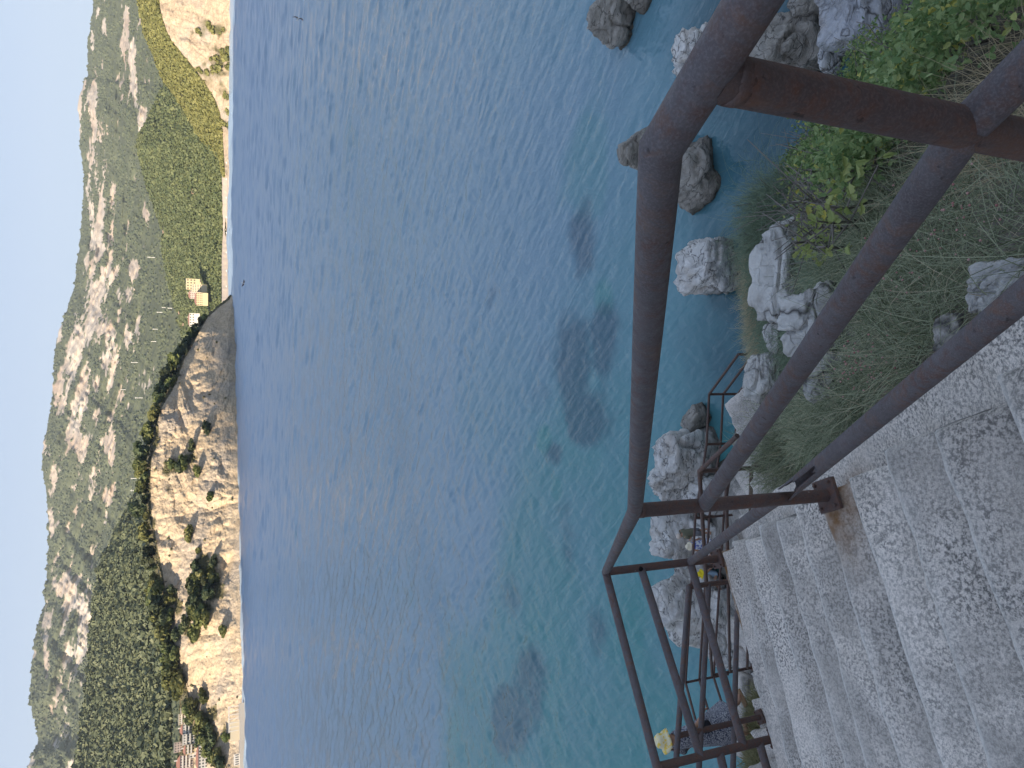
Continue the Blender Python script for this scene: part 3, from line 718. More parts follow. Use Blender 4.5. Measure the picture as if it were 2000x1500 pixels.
xs = np.concatenate([np.linspace(-22, -8, 36)[:-1], np.linspace(-8, 7, 190), np.linspace(7, 20, 36)[1:]])
ys = np.concatenate([np.linspace(-6, 0, 24)[:-1], np.linspace(0, 15, 200), np.linspace(15, 40, 110)[1:]])
GX, GY = np.meshgrid(xs, ys, indexing='ij'); XY = np.stack([GX.ravel(), GY.ravel()], 1)
PG = np.concatenate([XY, ground(XY)[:, None]], 1)

def mat_ground():
    m = NT('rocky_soil'); p = m.pos(); b = m.noise(p, 1.1, 5, 0.62); f = m.noise(p, 9, 5, 0.7)
    st = m.noise(m.pos(scale=(1, 1, 3), rot=(0.5, 0.2, 0)), 2.2, 6, 0.7, 0.7)
    rockc = m.mix(m.ramp(st, [(0.3, 0), (0.66, 1)]), (0.15, 0.14, 0.125), (0.38, 0.36, 0.33))
    soil = m.mix(f, (0.06, 0.052, 0.038), (0.17, 0.14, 0.095))
    soil = m.mix(m.ramp(m.noise(p, 3.3, 4), [(0.5, 0), (0.62, 0.7)]), soil, (0.26, 0.215, 0.14))
    c = m.mix(m.math('MULTIPLY', m.attr('soil'), m.ramp(b, [(0.30, 1.0), (0.62, 0.55)])), rockc, soil)
    z = m.n('SeparateXYZ'); m.l(m.n('NewGeometry').outputs['Position'], z.inputs[0])
    wet = m.math('SUBTRACT', 1.0, m.math('MULTIPLY', m.math('ADD', z.outputs[2], m.math('MULTIPLY', b, -0.8)), 1.6), True)
    c = m.mix(m.math('MULTIPLY', wet, 0.85), c, (0.05, 0.048, 0.036))
    return m.out(c, m.bump(m.math('ADD', st, m.math('MULTIPLY', f, 0.5)), 0.9, 0.12), 0.95)
M_GROUND = mat_ground()
me = np_mesh('hillside', PG, grid_faces(len(xs), len(ys)))
soilm = sstep(12.2, 10.8, PG[:, 1] + 0.6 * fbm(PG / 1.5, 3, 5))
attr(me, 'soil', soilm)
o = link('hillside', me, M_GROUND); tag(o, 'steep rocky hillside dropping from the stairs to the sea', 'hillside', kind='structure')
bvhG = BVHTree.FromPolygons([tuple(v) for v in PG], [tuple(f) for f in grid_faces(len(xs), len(ys))])
def on_ground(x, y):
    return bvhG.ray_cast(EYE, ray(x, y).normalized())[0]
def gz(X, Y):
    h = bvhG.ray_cast(Vector((X, Y, 80)), Vector((0, 0, -1)))[0]
    return h.z if h else 0.0

# unseen mountain side added behind the camera, crest shaped to shade cove and bay
n1, n2 = 280, 50
perp = np.array([0.714, -0.70]); along = np.array([-0.70, -0.714])
off = np.linspace(-560, 420, n1); t = np.linspace(0, 1, n2)
crest_ang = np.interp(off, [-560, -532, -522, -508, -160, -60, 420], [0.38, 0.43, 0.64, 0.74, 0.74, 0.56, 0.55]) + 0.012 * fbm(np.stack([off / 60, off * 0, off * 0], 1), 4, 91)
Ph = []
for j in range(n2):
    D = 45 + t[j] * 1150
    zz_ = 8 + crest_ang * D * (0.72 + 0.28 * t[j]) + 9 * t[j]
    wid = 0.25 + 0.75 * t[j]
    Ph.append(np.stack([perp[0] * off * wid + along[0] * D, perp[1] * off * wid + along[1] * D, zz_], 1))
for k in range(1, 5):
    q = Ph[n2 - 1].copy(); q[:, 0] += along[0] * 120 * k; q[:, 1] += along[1] * 120 * k; q[:, 2] -= 150 * k; Ph.append(q)
Ph = np.stack(Ph, 1); fl = Ph.reshape(-1, 3)
me = np_mesh('shade_slope', fl, grid_faces(n1, Ph.shape[1])); attr(me, 'soil', 0.5 + 0.5 * fbm(fl / 40, 3, 6))
o = link('shade_slope', me, M_GROUND); tag(o, 'unseen scrubby mountain side added behind the stairs to shade the cove', 'hill', kind='structure')

# ------------------------------------------------------------------ concrete stairs
def D2z(d): return H - d
RUST_SPOTS = []     # (point, radius): rust stains at the feet of the posts

def rough_block(name, corners_top, thick, parent, mat=None, seed=0, res=0.05, rnd=0.022, amp=0.010, skirt=0.0):
    """a cast block: four top corners (in order round), rounded worn edges, rough faces"""
    c = [Vector(p) for p in corners_top]
    L1 = max((c[1] - c[0]).length, (c[2] - c[3]).length); L2 = max((c[3] - c[0]).length, (c[2] - c[1]).length)
    na, nb = max(4, int(L1 / res)), max(4, int(L2 / res))
    def axis(n, L):
        e = min(0.25, rnd / L); inner = np.linspace(e, 1 - e, n)
        return np.concatenate([[0, e * .3], inner, [1 - e * .3, 1]])
    A, B = axis(na, L1), axis(nb, L2)
    V = []; idx = {}
    def P(a, b): return (c[0] * (1 - a) + c[1] * a) * (1 - b) + (c[3] * (1 - a) + c[2] * a) * b
    na2, nb2 = len(A), len(B)
    top = np.array([[P(a, b)[:] for b in B] for a in A])
    # round the rim down
    da = np.minimum(A, 1 - A) * L1; db = np.minimum(B, 1 - B) * L2
    dd = np.minimum(da[:, None], db[None, :])
    drop = np.where(dd < rnd, rnd - np.sqrt(np.maximum(0, rnd ** 2 - (rnd - dd) ** 2)), 0)
    top[..., 2] -= drop
    loop = [(i, 0) for i in range(na2)] + [(na2 - 1, j) for j in range(1, nb2)] + [(i, nb2 - 1) for i in range(na2 - 2, -1, -1)] + [(0, j) for j in range(nb2 - 2, 0, -1)]
    rows = max(3, int(thick / res)); V = [tuple(v) for v in top.reshape(-1, 3)]
    F = [tuple(f) for f in grid_faces(na2, nb2)]
    prev = [i * nb2 + j for i, j in loop]
    cx = sum(c, Vector()) / 4
    for k in range(1, rows + 1):
        cur = []
        for (i, j) in loop:
            p = Vector(top[i, j]); p.z = p.z - (thick - drop[i, j]) * k / rows
            if skirt:
                dx = p - cx; dx.z = 0; p += dx.normalized() * skirt * k / rows
            cur.append(len(V)); V.append(tuple(p))
        for q in range(len(loop)):
            q2 = (q + 1) % len(loop); F.append((prev[q], cur[q], cur[q2], prev[q2]))
        prev = cur
    V = np.array(V)
    nz = np.stack([fbm(V * 7 + seed, 3, 1), fbm(V * 7 + seed, 3, 2), fbm(V * 6 + seed, 4, 3) + 0.5 * fbm(V * 24 + seed, 2, 4)], 1)
    V = V + nz * amp
    # chips along the rim
    rim = np.zeros(len(V)); rim[:na2 * nb2] = np.exp(-(dd.ravel() / 0.03) ** 2)
    V[:, 2] -= rim * 0.022 * np.clip(fbm(V * 9 + 5 + seed, 3, 9) + 0.1, 0, 1)
    me = bpy.data.meshes.new(name); me.from_pydata([tuple(v) for v in V], [], F); me.update()
    me.polygons.foreach_set('use_smooth', np.ones(len(F), dtype=bool))
    rs = np.zeros(len(V))
    for (p, r, dirv) in RUST_SPOTS:
        dv = V - np.array(p); dv[:, 2] *= 0.35
        al = dv @ np.array(dirv); pr = np.linalg.norm(dv - al[:, None] * np.array(dirv), axis=1)
        al = np.where(al > 0, al * 0.55, al * 1.6)
        rs = np.maximum(rs, np.exp(-((pr / r) ** 2 + (al / r) ** 2)))
    attr(me, 'rust', np.clip(rs * 1.3, 0, 1))
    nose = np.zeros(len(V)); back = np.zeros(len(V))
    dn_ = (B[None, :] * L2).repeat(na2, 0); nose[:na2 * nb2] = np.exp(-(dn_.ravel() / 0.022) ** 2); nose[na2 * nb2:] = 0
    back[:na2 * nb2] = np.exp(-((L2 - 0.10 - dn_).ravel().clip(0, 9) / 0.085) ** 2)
    attr(me, 'nose', nose); attr(me, 'foot_shade_dirt', back)
    return link(name, me, mat or M_CONC, parent)

# main railing posts, from the photograph
P2t = at_Y(1240, 996, 2.33); P2b = at_Y(1622, 968, 2.33)
P3t = at_Y(1183, 1118, 4.42); P3b = at_Y(1405, 1090, 4.42)
P4t = at_Y(1283, 1497, 3.89); P4b = at_Y(1518, 1442, 3.89)
for a, b in ((P2t, P2b), (P3t, P3b), (P4t, P4b)):
    m_ = (a.x + b.x) / 2; a.x = b.x = m_
ef = Vector((P3b.x - P2b.x, P3b.y - P2b.y, 0)).normalized()     # downhill along flight one
es = Vector((-ef.y, ef.x, 0))                                   # towards its left-hand side
if es.x > 0: es = -es
RUST_SPOTS += [(P2b[:], 0.13, ((es * 0.9 + ef * 0.2).normalized())[:]), (P3b[:], 0.22, (es)[:]), (P4b[:], 0.14, (es)[:]), ((P3b + es * 0.45 + ef * 0.05)[:], 0.16, es[:])]

stairs = empty('concrete_stairs', P2b); stairs_loc = Vector(P2b)
tag(stairs, 'worn grey concrete staircase in the foreground, lichen speckled, leading down to a landing', 'stairs')
def rel(parent_loc, pts): return [Vector(p) - parent_loc for p in pts]
def child_fix(o, loc):
    o.matrix_parent_inverse = Matrix.Translation(-loc)
    return o
NST = 7
RIS = (P2b.z - P3b.z) / NST
L = ((P3b - P2b) * Vector((1, 1, 0))).length; TRD = L / NST
Wd = 2.3
edge0 = P2b + es * 0.015
for i in range(-5, 7):
    # nosing of step i: step -1 is just above P2's tread
    z = P2b.z - RIS * (i + 0) - 0.0
    front = edge0 + ef * (TRD * (i + 0.26)); back = front - ef * (TRD + 0.10)
    jig = 0.02 * math.sin(i * 2.7)
    c0 = front - es * (0.045 + jig); c1 = front + es * Wd; c2 = back + es * Wd; c3 = back - es * (0.045 + jig)
    skew = ef * 0.03 * math.sin(i * 1.9)
    pts = [Vector((p.x, p.y, z)) for p in (c0, c1 + skew, c2, c3)]
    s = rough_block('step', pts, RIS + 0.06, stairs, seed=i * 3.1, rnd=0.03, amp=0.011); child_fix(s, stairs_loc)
# top landing under the photographer and the landing at the bottom of the flight
zt = P2b.z + RIS * 6
fr = edge0 + ef * (TRD * (-6 + 0.26))
pts = [Vector((p.x, p.y, zt)) for p in (fr - es * 0.05, fr + es * Wd, fr + es * Wd - ef * 1.3, fr - es * 0.05 - ef * 1.3)]
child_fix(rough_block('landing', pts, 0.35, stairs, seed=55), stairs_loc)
zl = (P3b.z + P4b.z) / 2
bk = edge0 + ef * (TRD * 6.0)
A0 = P3b - es * 0.06 + ef * 0.035; A1 = P4b + es * 0.10 + ef * 0.03
pts = [Vector((p.x, p.y, zl)) for p in (A0, A1, A1 - ef * 1.25 + es * 0.15, Vector((bk.x, bk.y, 0)) - es * 0.03 - ef * 0.06)]
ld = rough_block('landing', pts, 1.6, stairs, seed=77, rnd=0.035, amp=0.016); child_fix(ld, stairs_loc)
# sloping kerb along the right-hand edge of the flight
k0 = edge0 - ef * (TRD * 5.6) + es * 0.06; k1 = edge0 + ef * (TRD * 6.4) + es * 0.06
zk0 = P2b.z + RIS * 5.6 - 0.185; zk1 = P2b.z - RIS * 6.4 - 0.16
pts = [Vector((k0.x, k0.y, zk0)), Vector((k0.x, k0.y, zk0)) - es * 0.36, Vector((k1.x, k1.y, zk1)) - es * 0.32, Vector((k1.x, k1.y, zk1))]
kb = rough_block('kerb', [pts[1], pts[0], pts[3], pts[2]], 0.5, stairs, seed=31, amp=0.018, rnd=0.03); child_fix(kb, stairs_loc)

# second flight: runs to the right in front of the landing wall, down to the small landing at J1
J1t = at_Y(1366, 920, 7.36); J1b = at_Y(1486, 917, 7.36); J1b.x = J1t.x
P5t = at_Y(1324, 1437, 5.85); P5b = at_Y(1487, 1393, 5.85); P5b.x = P5t.x
B2t = at_Y(1345, 1146, 6.60); B2b = Vector((B2t.x, B2t.y, B2t.z - 1.0))
fl2 = empty('stone_stairs', P5b); fl2_loc = Vector(P5b)
tag(fl2, 'narrow lower flight of rough stone steps between the landing wall and the second railing', 'stairs')
d2 = Vector((J1b.x - P5b.x, J1b.y - P5b.y, 0)); L2_ = d2.length; d2.normalize(); s2 = Vector((d2.y, -d2.x, 0))   # s2 points back to the hill
NS = 10
for i in range(-4, NS):
    f0 = P5b + d2 * (L2_ * (i - 0.5) / NS); z = P5b.z + (J1b.z - P5b.z) * (i / NS)
    f1 = f0 + d2 * (L2_ / NS + 0.03); o1 = 0.10 + 0.05 * math.sin(i * 2.3)
    pts = [Vector((p.x, p.y, z + 0.015 * math.sin(i * 5.1))) for p in (f0 - s2 * o1, f1 - s2 * (o1 + 0.02), f1 + s2 * 1.0, f0 + s2 * 1.0)]
    child_fix(rough_block('step', pts, 0.42, fl2, seed=200 + i, rnd=0.05, amp=0.03, skirt=0.02), fl2_loc)
c = J1b + d2 * 0.55
pts = [Vector((p.x, p.y, J1b.z)) for p in (c - d2 * 0.75 - s2 * 0.15, c + d2 * 0.55 - s2 * 0.2, c + d2 * 0.5 + s2 * 1.0, c - d2 * 0.75 + s2 * 1.0)]
child_fix(rough_block('landing', pts, 0.6, fl2, seed=240, rnd=0.05, amp=0.03), fl2_loc)

# third flight back to the left and the level path at its foot
Dt = at_Y(1391, 1319, 11.4); Db = at_Y(1472, 1305, 11.4); Db.x = Dt.x
fl3 = empty('stone_stairs', J1b + Vector((-0.6, 0.9, -0.6))); fl3_loc = Vector(fl3.location)
tag(fl3, 'lowest flight of stone steps and path above the shore rocks', 'stairs')
d3 = Vector((Db.x - J1b.x, Db.y - J1b.y, 0)); L3_ = d3.length; d3.normalize(); s3 = Vector((-d3.y, d3.x, 0))
if s3.y < 0: s3 = -s3
NS3 = 18
for i in range(0, NS3):
    f0 = J1b + d3 * (L3_ * i / NS3); z = J1b.z + (Db.z - J1b.z) * ((i + 1) / NS3); f1 = f0 + d3 * (L3_ / NS3 + 0.03)
    pts = [Vector((p.x, p.y, z)) for p in (f0 - s3 * 0.12, f1 - s3 * 0.12, f1 + s3 * 0.85, f0 + s3 * 0.85)]
    child_fix(rough_block('step', pts, 0.4, fl3, seed=300 + i, rnd=0.05, amp=0.028, res=0.09), fl3_loc)
C2t = at_Y(1385, 770, 12.0); C2b = Vector((C2t.x, C2t.y, C2t.z - 1.12)); zp = C2b.z - 0.02
xp = -8.2
k = 0
while xp < C2t.x - 0.45:                                   # the path is a row of big stone slabs with gaps
    wdt = 0.42 + 0.3 * hash3(np.array([k]), np.array([3]), np.array([1]), 5)[0]
    yo = 0.16 * math.sin(k * 2.1); dz = 0.05 * math.sin(k * 3.7)
    Yp = np.interp(xp, [-8, -6.4, -2.8, -1.2, -.2], [12.7, 12.62, 12.3, 12.05, 12.0]) + 0.12
    pts = [Vector((xp, Yp + yo, zp + dz)), Vector((xp + wdt - 0.05, Yp + yo, zp + dz)), Vector((xp + wdt - 0.05, Yp - 0.62, zp + dz)), Vector((xp, Yp - 0.62, zp + dz))]
    child_fix(rough_block('slab', pts, 0.5, fl3, seed=400 + k, rnd=0.06, amp=0.035, res=0.09), fl3_loc)
    xp += wdt + 0.02 + (0.14 if k % 3 == 1 else 0); k += 1

# ------------------------------------------------------------------ rusty pipe railings
PR = 0.0285
def pipe(name, pts, parent, loc, r=PR, mat=None, seg=18, caps=True):
    pts = [Vector(p) for p in pts]; fine = []
    for i in range(len(pts) - 1):
        n = max(1, int((pts[i + 1] - pts[i]).length / 0.12))
        fine += [pts[i].lerp(pts[i + 1], k / n) for k in range(n)]
    fine.append(pts[-1])
    mb = MB(); mb.tube(fine, [r * (1 + 0.004 * math.sin(7.3 * i + r * 1000)) for i in range(len(fine))], seg, caps)
    o = mb.build(name, mat or M_RUST, parent, smooth=True)
    o.data.set_sharp_from_angle(angle=R(50)) if hasattr(o.data, 'set_sharp_from_angle') else None
    return child_fix(o, loc)
def torn_pipe(name, a, b, parent, loc, r=PR, mat=None):
    """open pipe whose far end b is rusted through: jagged lip and a long split"""
    a, b = Vector(a), Vector(b); t = (b - a).normalized(); up = Vector((0, 0, 1)); s = t.cross(up).normalized(); w = s.cross(t)
    seg = 26; L = (b - a).length; rows = int(L / 0.05); V = []; F = []
    rnd = random.Random(4)
    jag = [0.10 * rnd.random() + (0.12 if 5 < k < 12 else 0) for k in range(seg)]
    for i in range(rows + 1):
        for k in range(seg):
            th = 2 * math.pi * k / seg
            e = (L - jag[k]) * i / rows
            rr_ = r * (1 + (0.22 * max(0, (i / rows - 0.93) / 0.07) if 3 < k < 14 else 0))
            V.append(a + t * e + (s * math.cos(th) + w * math.sin(th)) * rr_)
    for i in range(rows):
        for k in range(seg):
            if 7 <= k <= 9 and i > rows - 6: continue
            k2 = (k + 1) % seg; F.append((i * seg + k, i * seg + k2, (i + 1) * seg + k2, (i + 1) * seg + k))
    mb = MB(); mb.add(V, F); o = mb.build(name, mat or M_RUST, parent, smooth=True)
    sol = o.modifiers.new('wall', 'SOLIDIFY'); sol.thickness = 0.004; sol.offset = -1
    return child_fix(o, loc)
def post(pt, pb, parent, loc, mat=None, r=PR, plate=True, seed=0, rz=0.0, sink=0.02):
    o = pipe('post', [pt, Vector(pb) - Vector((0, 0, sink))], parent, loc, r, mat)
    if seed >= 0:
        dv = (Vector(pb) - Vector(pt)).normalized(); q0 = Vector(pt) + dv * (r * .62)
        mb = MB(); mb.tube([q0, q0 + dv * .006, q0 + dv * .014, q0 + dv * .02], [r * 1.03, r * 1.075, r * 1.05, r * 1.0], 20)
        wb = mb.build('weld', M_RUST2, o, smooth=True)
        nz_ = random.Random(int(abs(pt[0]) * 1000)); [setattr(v, 'co', v.co + Vector((nz_.uniform(-.0016, .0016), nz_.uniform(-.0016, .0016), nz_.uniform(-.003, .003)))) for v in wb.data.vertices]
    if plate:
        mb = MB(); ang = rz; M = Matrix.Rotation(ang, 3, 'Z')
        mb.box(Vector(pb) + Vector((0, 0, 0.018)), (0.14, 0.115, 0.024), M=M)
        for sx in (-1, 1):
            for sy in (-1, 1):
                q = Vector(pb) + M @ Vector((sx * 0.052, sy * 0.04, 0.028)); mb.tube([q, q + Vector((0, 0, 0.016))], 0.008, 6)
        b = mb.build('base_plate', M_RUST2, o)
        bv = b.modifiers.new('edge', 'BEVEL'); bv.width = 0.003; bv.segments = 1
    return o
def lerp(a, b, f): return Vector(a).lerp(Vector(b), f)

rz1 = math.atan2(es.y, es.x)
ra = empty('pipe_railing', P2b); la = Vector(P2b)
tag(ra, 'nearest rusty brown pipe railing, from the right edge down the concrete stairs to the landing', 'railing')
E = at_c(1291, 290, 0.89); Eo = at_c(1480, 0, 0.74)
dirE = (Eo - E).normalized(); dirE.z = 0; dirE.normalize(); Eo = E + dirE * 1.6
P1t = E + dirE * 0.105; P1b = Vector((P1t.x, P1t.y, P1t.z - 1.12))
pipe('handrail', [Eo, E, P2t, P3t, P4t, P4t + es * 1.1 + Vector((0, 0, 0.05))], ra, la, seg=24)
post(P1t - Vector((0, 0, 0.01)), P1b, ra, la, M_RUST2, PR, rz=rz1)
post(P2t, P2b, ra, la, M_RUST2, rz=rz1); post(P3t, P3b, ra, la, M_RUST2, rz=rz1); post(P4t, P4b, ra, la, M_RUST2, rz=rz1)
mid1 = at_Y(1886, 322, P1t.y); mid1 = Vector((P1t.x, P1t.y, mid1.z)); mid2 = at_Y(1375, 985, 2.33); mid2.x = P2t.x
pipe('rail', [mid1, mid2], ra, la); pipe('rail', [mid1 + dirE * 0.01, mid1 + dirE * 1.5], ra, la)
low2 = at_Y(1538, 958, 2.33); low2.x = P2t.x
def _ya(zq):
    a_ = np.array(low2); b_ = np.array((P1t.x, P1t.y, zq)); q = a_[None] + (b_ - a_)[None] * np.linspace(0, 1, 80)[:, None]; x_, y_ = project_np(q); return np.interp(2000, x_, y_)
zq = min(np.linspace(P1b.z - .4, P1t.z, 80), key=lambda v: abs(_ya(v) - 578))
lowdir = (Vector((P1t.x, P1t.y, zq)) - low2)
torn_pipe('broken_rail', low2 + lowdir * 1.02, low2 + Vector((0.02, 0.01, 0.0)), ra, la)['label'] = 'lower rail rusted through and torn open at its end'
lo3 = at_Y(1348, 1104, 4.42); lo3.x = P3t.x; l2b = at_Y(1515, 972, 2.33); l2b.x = P2t.x
pipe('rail', [l2b, lo3], ra, la)
m3 = at_Y(1252, 1112, 4.42); m3.x = P3t.x; m4 = at_Y(1368, 1476, 3.89); m4.x = P4t.x
l4 = at_Y(1452, 1458, 3.89); l4.x = P4t.x
pipe('rail', [m3, m4], ra, la); pipe('rail', [lo3, l4], ra, la)
pipe('rail', [lerp(P4t, P4b, .50), lerp(P4t, P4b, .50) + es * 0.9 + Vector((0, 0, -0.02)) + ef * 0.02], ra, la)
pipe('rail', [lerp(P4t, P4b, .84), lerp(P4t, P4b, .84) + es * 0.9 + Vector((0, 0, -0.05))], ra, la)
# the torn open hole near the top of post three
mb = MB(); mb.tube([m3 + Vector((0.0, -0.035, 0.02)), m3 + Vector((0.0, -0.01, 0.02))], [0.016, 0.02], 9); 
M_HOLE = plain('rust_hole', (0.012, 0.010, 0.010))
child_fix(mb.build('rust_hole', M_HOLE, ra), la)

rb = empty('pipe_railing', P5b); lb = Vector(P5b)
tag(rb, 'second rusty pipe railing, running in front of the landing wall beside the woman', 'railing')
for yy in (0,):
    B0 = P5t + (P5t - B2t).normalized() * 1.6
    pipe('handrail', [B0, P5t, B2t], rb, lb, mat=M_RUST)
post(P5t, P5b, rb, lb, M_RUST2, rz=0.6); post(B2t, B2b, rb, lb, M_RUST2, rz=0.6)
a5 = at_Y(1369, 1414, P5t.y).z; b5 = at_Y(1434, 1407, P5t.y).z
for zz5, f in ((a5, 0.42), (b5, 0.86)):
    q5 = Vector((P5t.x, P5t.y, zz5)); q2 = Vector((B2t.x, B2t.y, B2t.z - (P5t.z - zz5) * 1.0))
    pipe('rail', [q5 + (q5 - q2).normalized() * 1.6, q5, q2], rb, lb)

rc_ = empty('pipe_railing', J1b); lc = Vector(J1b)
tag(rc_, 'third rusty pipe railing, with a cut open end, descending to the left behind the second', 'railing')
cutE = at_Y(1440, 851, 6.35)
pipe('handrail', [cutE, J1t, Dt], rc_, lc, r=0.028, mat=M_RUST2)
post(J1t, J1b, rc_, lc, M_RUST2); post(Dt, Db, rc_, lc, M_RUST2)
Bm = lerp(J1t, Dt, 0.36); post(Bm, Bm - Vector((0, 0, 1.02)), rc_, lc, M_RUST2)
for f in (0.42, 0.84):
    jj = lerp(J1t, J1b, f); dd_ = lerp(Dt, Db, f); pipe('rail', [jj, dd_], rc_, lc, r=0.026, mat=M_RUST2)
jl = lerp(J1t, J1b, 0.84); pipe('rail', [jl, jl + (cutE - J1t)], rc_, lc, r=0.026, mat=M_RUST2)

rd = empty('pipe_railing', C2b); ldl = Vector(C2b)
tag(rd, 'lowest thin pipe railing, along the path edge right above the water', 'railing')
C1t = Vector(at_Y(1442, 692, 11.1)); C1b = C1t - Vector((0, 0, 1.1))
C3t = at_Y(1380, 868, 12.02); C4t = at_Y(1358, 1012, 12.3); C6t = at_Y(1339, 1333, 12.65); C5t = lerp(C4t, C6t, 0.42); C7t = at_Y(1362, 1420, 11.6)
RC = 0.026
pipe('handrail', [C1t, C2t, C3t, C4t, C5t, C6t, C7t], rd, ldl, r=RC, seg=10, mat=M_RUST2)
for q in (C1t, C2t, C3t, C4t, C5t, C6t): post(q, q - Vector((0, 0, 1.12)), rd, ldl, M_RUST2, RC, plate=False)
for dz_, pts in ((0.36, [C1t, C2t, C3t, C4t, C5t, C6t, C7t]), (0.74, [C1t, C2t, C3t, C4t, C5t, C6t, C7t])):
    pipe('rail', [Vector(p) - Vector((0, 0, dz_)) for p in pts], rd, ldl, r=RC, seg=10, mat=M_RUST2)

# ------------------------------------------------------------------ rocks
ICO = {}
def ico(sub):
    if sub not in ICO:
        bm = bmesh.new(); bmesh.ops.create_icosphere(bm, subdivisions=sub, radius=1.0)
        ICO[sub] = (np.array([v.co[:] for v in bm.verts]), np.array([[v.index for v in f.verts] for f in bm.faces])); bm.free()
    return ICO[sub]
def rock(name, loc, size, seed, mat, label, group=None, rz=0.0, tilt=0.0, sub=5, strata=0.3, planes=16, cat='rock', boxy=0.0):
    N, F = ico(sub); rg_ = np.random.default_rng(seed)
    K = rg_.normal(size=(planes, 3)); K /= np.linalg.norm(K, axis=1)[:, None]; dk = rg_.uniform(0.66, 1.0, planes)
    if boxy:
        ax = np.concatenate([np.eye(3), -np.eye(3)]) + rg_.normal(scale=0.12, size=(6, 3)); ax /= np.linalg.norm(ax, axis=1)[:, None]
        K = np.concatenate([K, ax]); dk = np.concatenate([dk + boxy * 0.35, rg_.uniform(0.62, 0.78, 6)])
    dot = N @ K.T
    rr = np.where(dot > 0.05, dk[None] / np.maximum(dot, 0.05), 9.0)
    r = -np.log((np.exp(-rr * 34)).sum(1)) / 34                        # soft minimum: worn edges
    r = np.clip(r, 0.3, 1.12)
    V = N * r[:, None] * (np.array(size) / 2)
    s = np.mean(size)
    Q = V / s * 2 + seed * 3.3
    d = 0.16 * fbm(Q * 1.1, 4, seed, ridged=True) + 0.07 * fbm(Q * 4.0, 4, seed + 1, ridged=True) + 0.025 * fbm(Q * 14, 3, seed + 6)
    tz = Q[:, 2] + 0.45 * Q[:, 0] + 0.3 * fbm(Q * 1.4, 2, seed + 3)
    d += strata * 0.10 * np.tanh(3 * vnoise(np.stack([tz * 5.5, Q[:, 0] * .4, Q[:, 1] * .4], 1), seed + 4))
    # deep clefts
    cl_ = vnoise(Q * 0.9 + 7, seed + 8); d -= 0.20 * np.exp(-(cl_ / 0.05) ** 2)
    cl2 = vnoise(Q * 2.3 + 17, seed + 12); d -= 0.07 * np.exp(-(cl2 / 0.06) ** 2)
    V = V + N * (d * s * 0.5)[:, None]
    a, b = math.cos(tilt), math.sin(tilt)
    V = np.stack([V[:, 0] * a - V[:, 2] * b, V[:, 1], V[:, 0] * b + V[:, 2] * a], 1)
    a, b = math.cos(rz), math.sin(rz)
    V = np.stack([V[:, 0] * a - V[:, 1] * b, V[:, 0] * b + V[:, 1] * a, V[:, 2]], 1)
    me = np_mesh(name, V, F); o = link(name, me, mat); o.location = loc
    tag(o, label, cat, group); return o

def water_rock(x0, x1, y0, y1, seed, mat, label, deep=1.0, group='rocks standing in the sea', zb=0.0, **kw):
    yc = (y0 + y1) / 2; Pw = at_z(x1, yc, zb); c = Pw.y * cp - (Pw.z - H) * sp
    w = (y1 - y0) * c / FPX; d = w * deep
    T = at_Y(x0, yc, Pw.y + d * 0.45); h = max(0.5, T.z - zb)
    loc = Vector((Pw.x, Pw.y + d * 0.42, zb + h / 2 - 0.35))
    return rock('sea_rock', loc, (w * 1.16, d * 1.15, (h + 1.2) * 1.12), seed, mat, label, group, **kw)

G1 = 'rocks standing in the sea'
water_rock(1350, 1446, 458, 572, 3, M_ROCK, 'upright grey boulder in the water behind the grassy bank', strata=0.5, boxy=.3)
water_rock(1172, 1238, 2, 80, 5, M_ROCKDARK, 'tan brown pointed rock alone in the sea, farthest from the shore', strata=0.8, deep=.8)
water_rock(1232, 1272, -40, 12, 7, M_ROCKDARK, 'small brown rock cut by the photo edge beside the pointed rock')
water_rock(1333, 1425, 56, 158, 9, M_ROCK, 'pale grey cracked boulder half hidden by the nearest handrail', strata=0.5, boxy=.4)
water_rock(1228, 1318, 256, 326, 11, M_ROCKDARK, 'low dark rock peeping out left of the handrail bend', deep=.9)
water_rock(1322, 1394, 262, 382, 13, M_ROCKDARK, 'low jagged brown rock under the handrail bend', deep=.9, strata=.8)
water_rock(1292, 1405, 838, 930, 15, M_ROCK, 'tall smooth grey boulder at the right end of the shore rocks', strata=.3, boxy=.3, deep=.8)
water_rock(1284, 1392, 902, 990, 17, M_ROCK, 'deeply cracked grey boulder next to the tall smooth one', strata=.5, deep=.9)
water_rock(1288, 1392, 998, 1088, 19, M_ROCK, 'white topped dark boulder behind the standing man', strata=.6, deep=.9)
water_rock(1308, 1428, 1106, 1252, 21, M_ROCK, 'long low rock with a white rim and brown crust', strata=.7, deep=.8)
water_rock(1345, 1384, 795, 842, 23, M_ROCKDARK, 'small dark wet rock awash right of the tall boulder', deep=.9, strata=.7)
water_rock(1468, 1604, 18, 172, 25, M_ROCKDARK, 'big brown layered rock at the foot of the slope below the nearest post', strata=.9, deep=.9)
water_rock(1570, 1632, -30, 34, 27, M_ROCKDARK, 'brown rock at the top right corner below the cliff', deep=.9)
water_rock(1352, 1412, 930, 1010, 29, M_ROCK, 'whitish angular block in front of the cracked boulder', zb=.4, boxy=.4)
water_rock(1390, 1432, 1160, 1222, 31, M_ROCK, 'pale broken block in front of the long low rock', zb=.6, boxy=.5)
water_rock(1402, 1440, 1218, 1300, 33, M_ROCK, 'ragged grey rock at the left end of the shore rocks', zb=.6)
water_rock(1376, 1420, 1020, 1110, 35, M_ROCK, 'flat pale slab the bathers use', zb=.5, boxy=.5, deep=1.1)

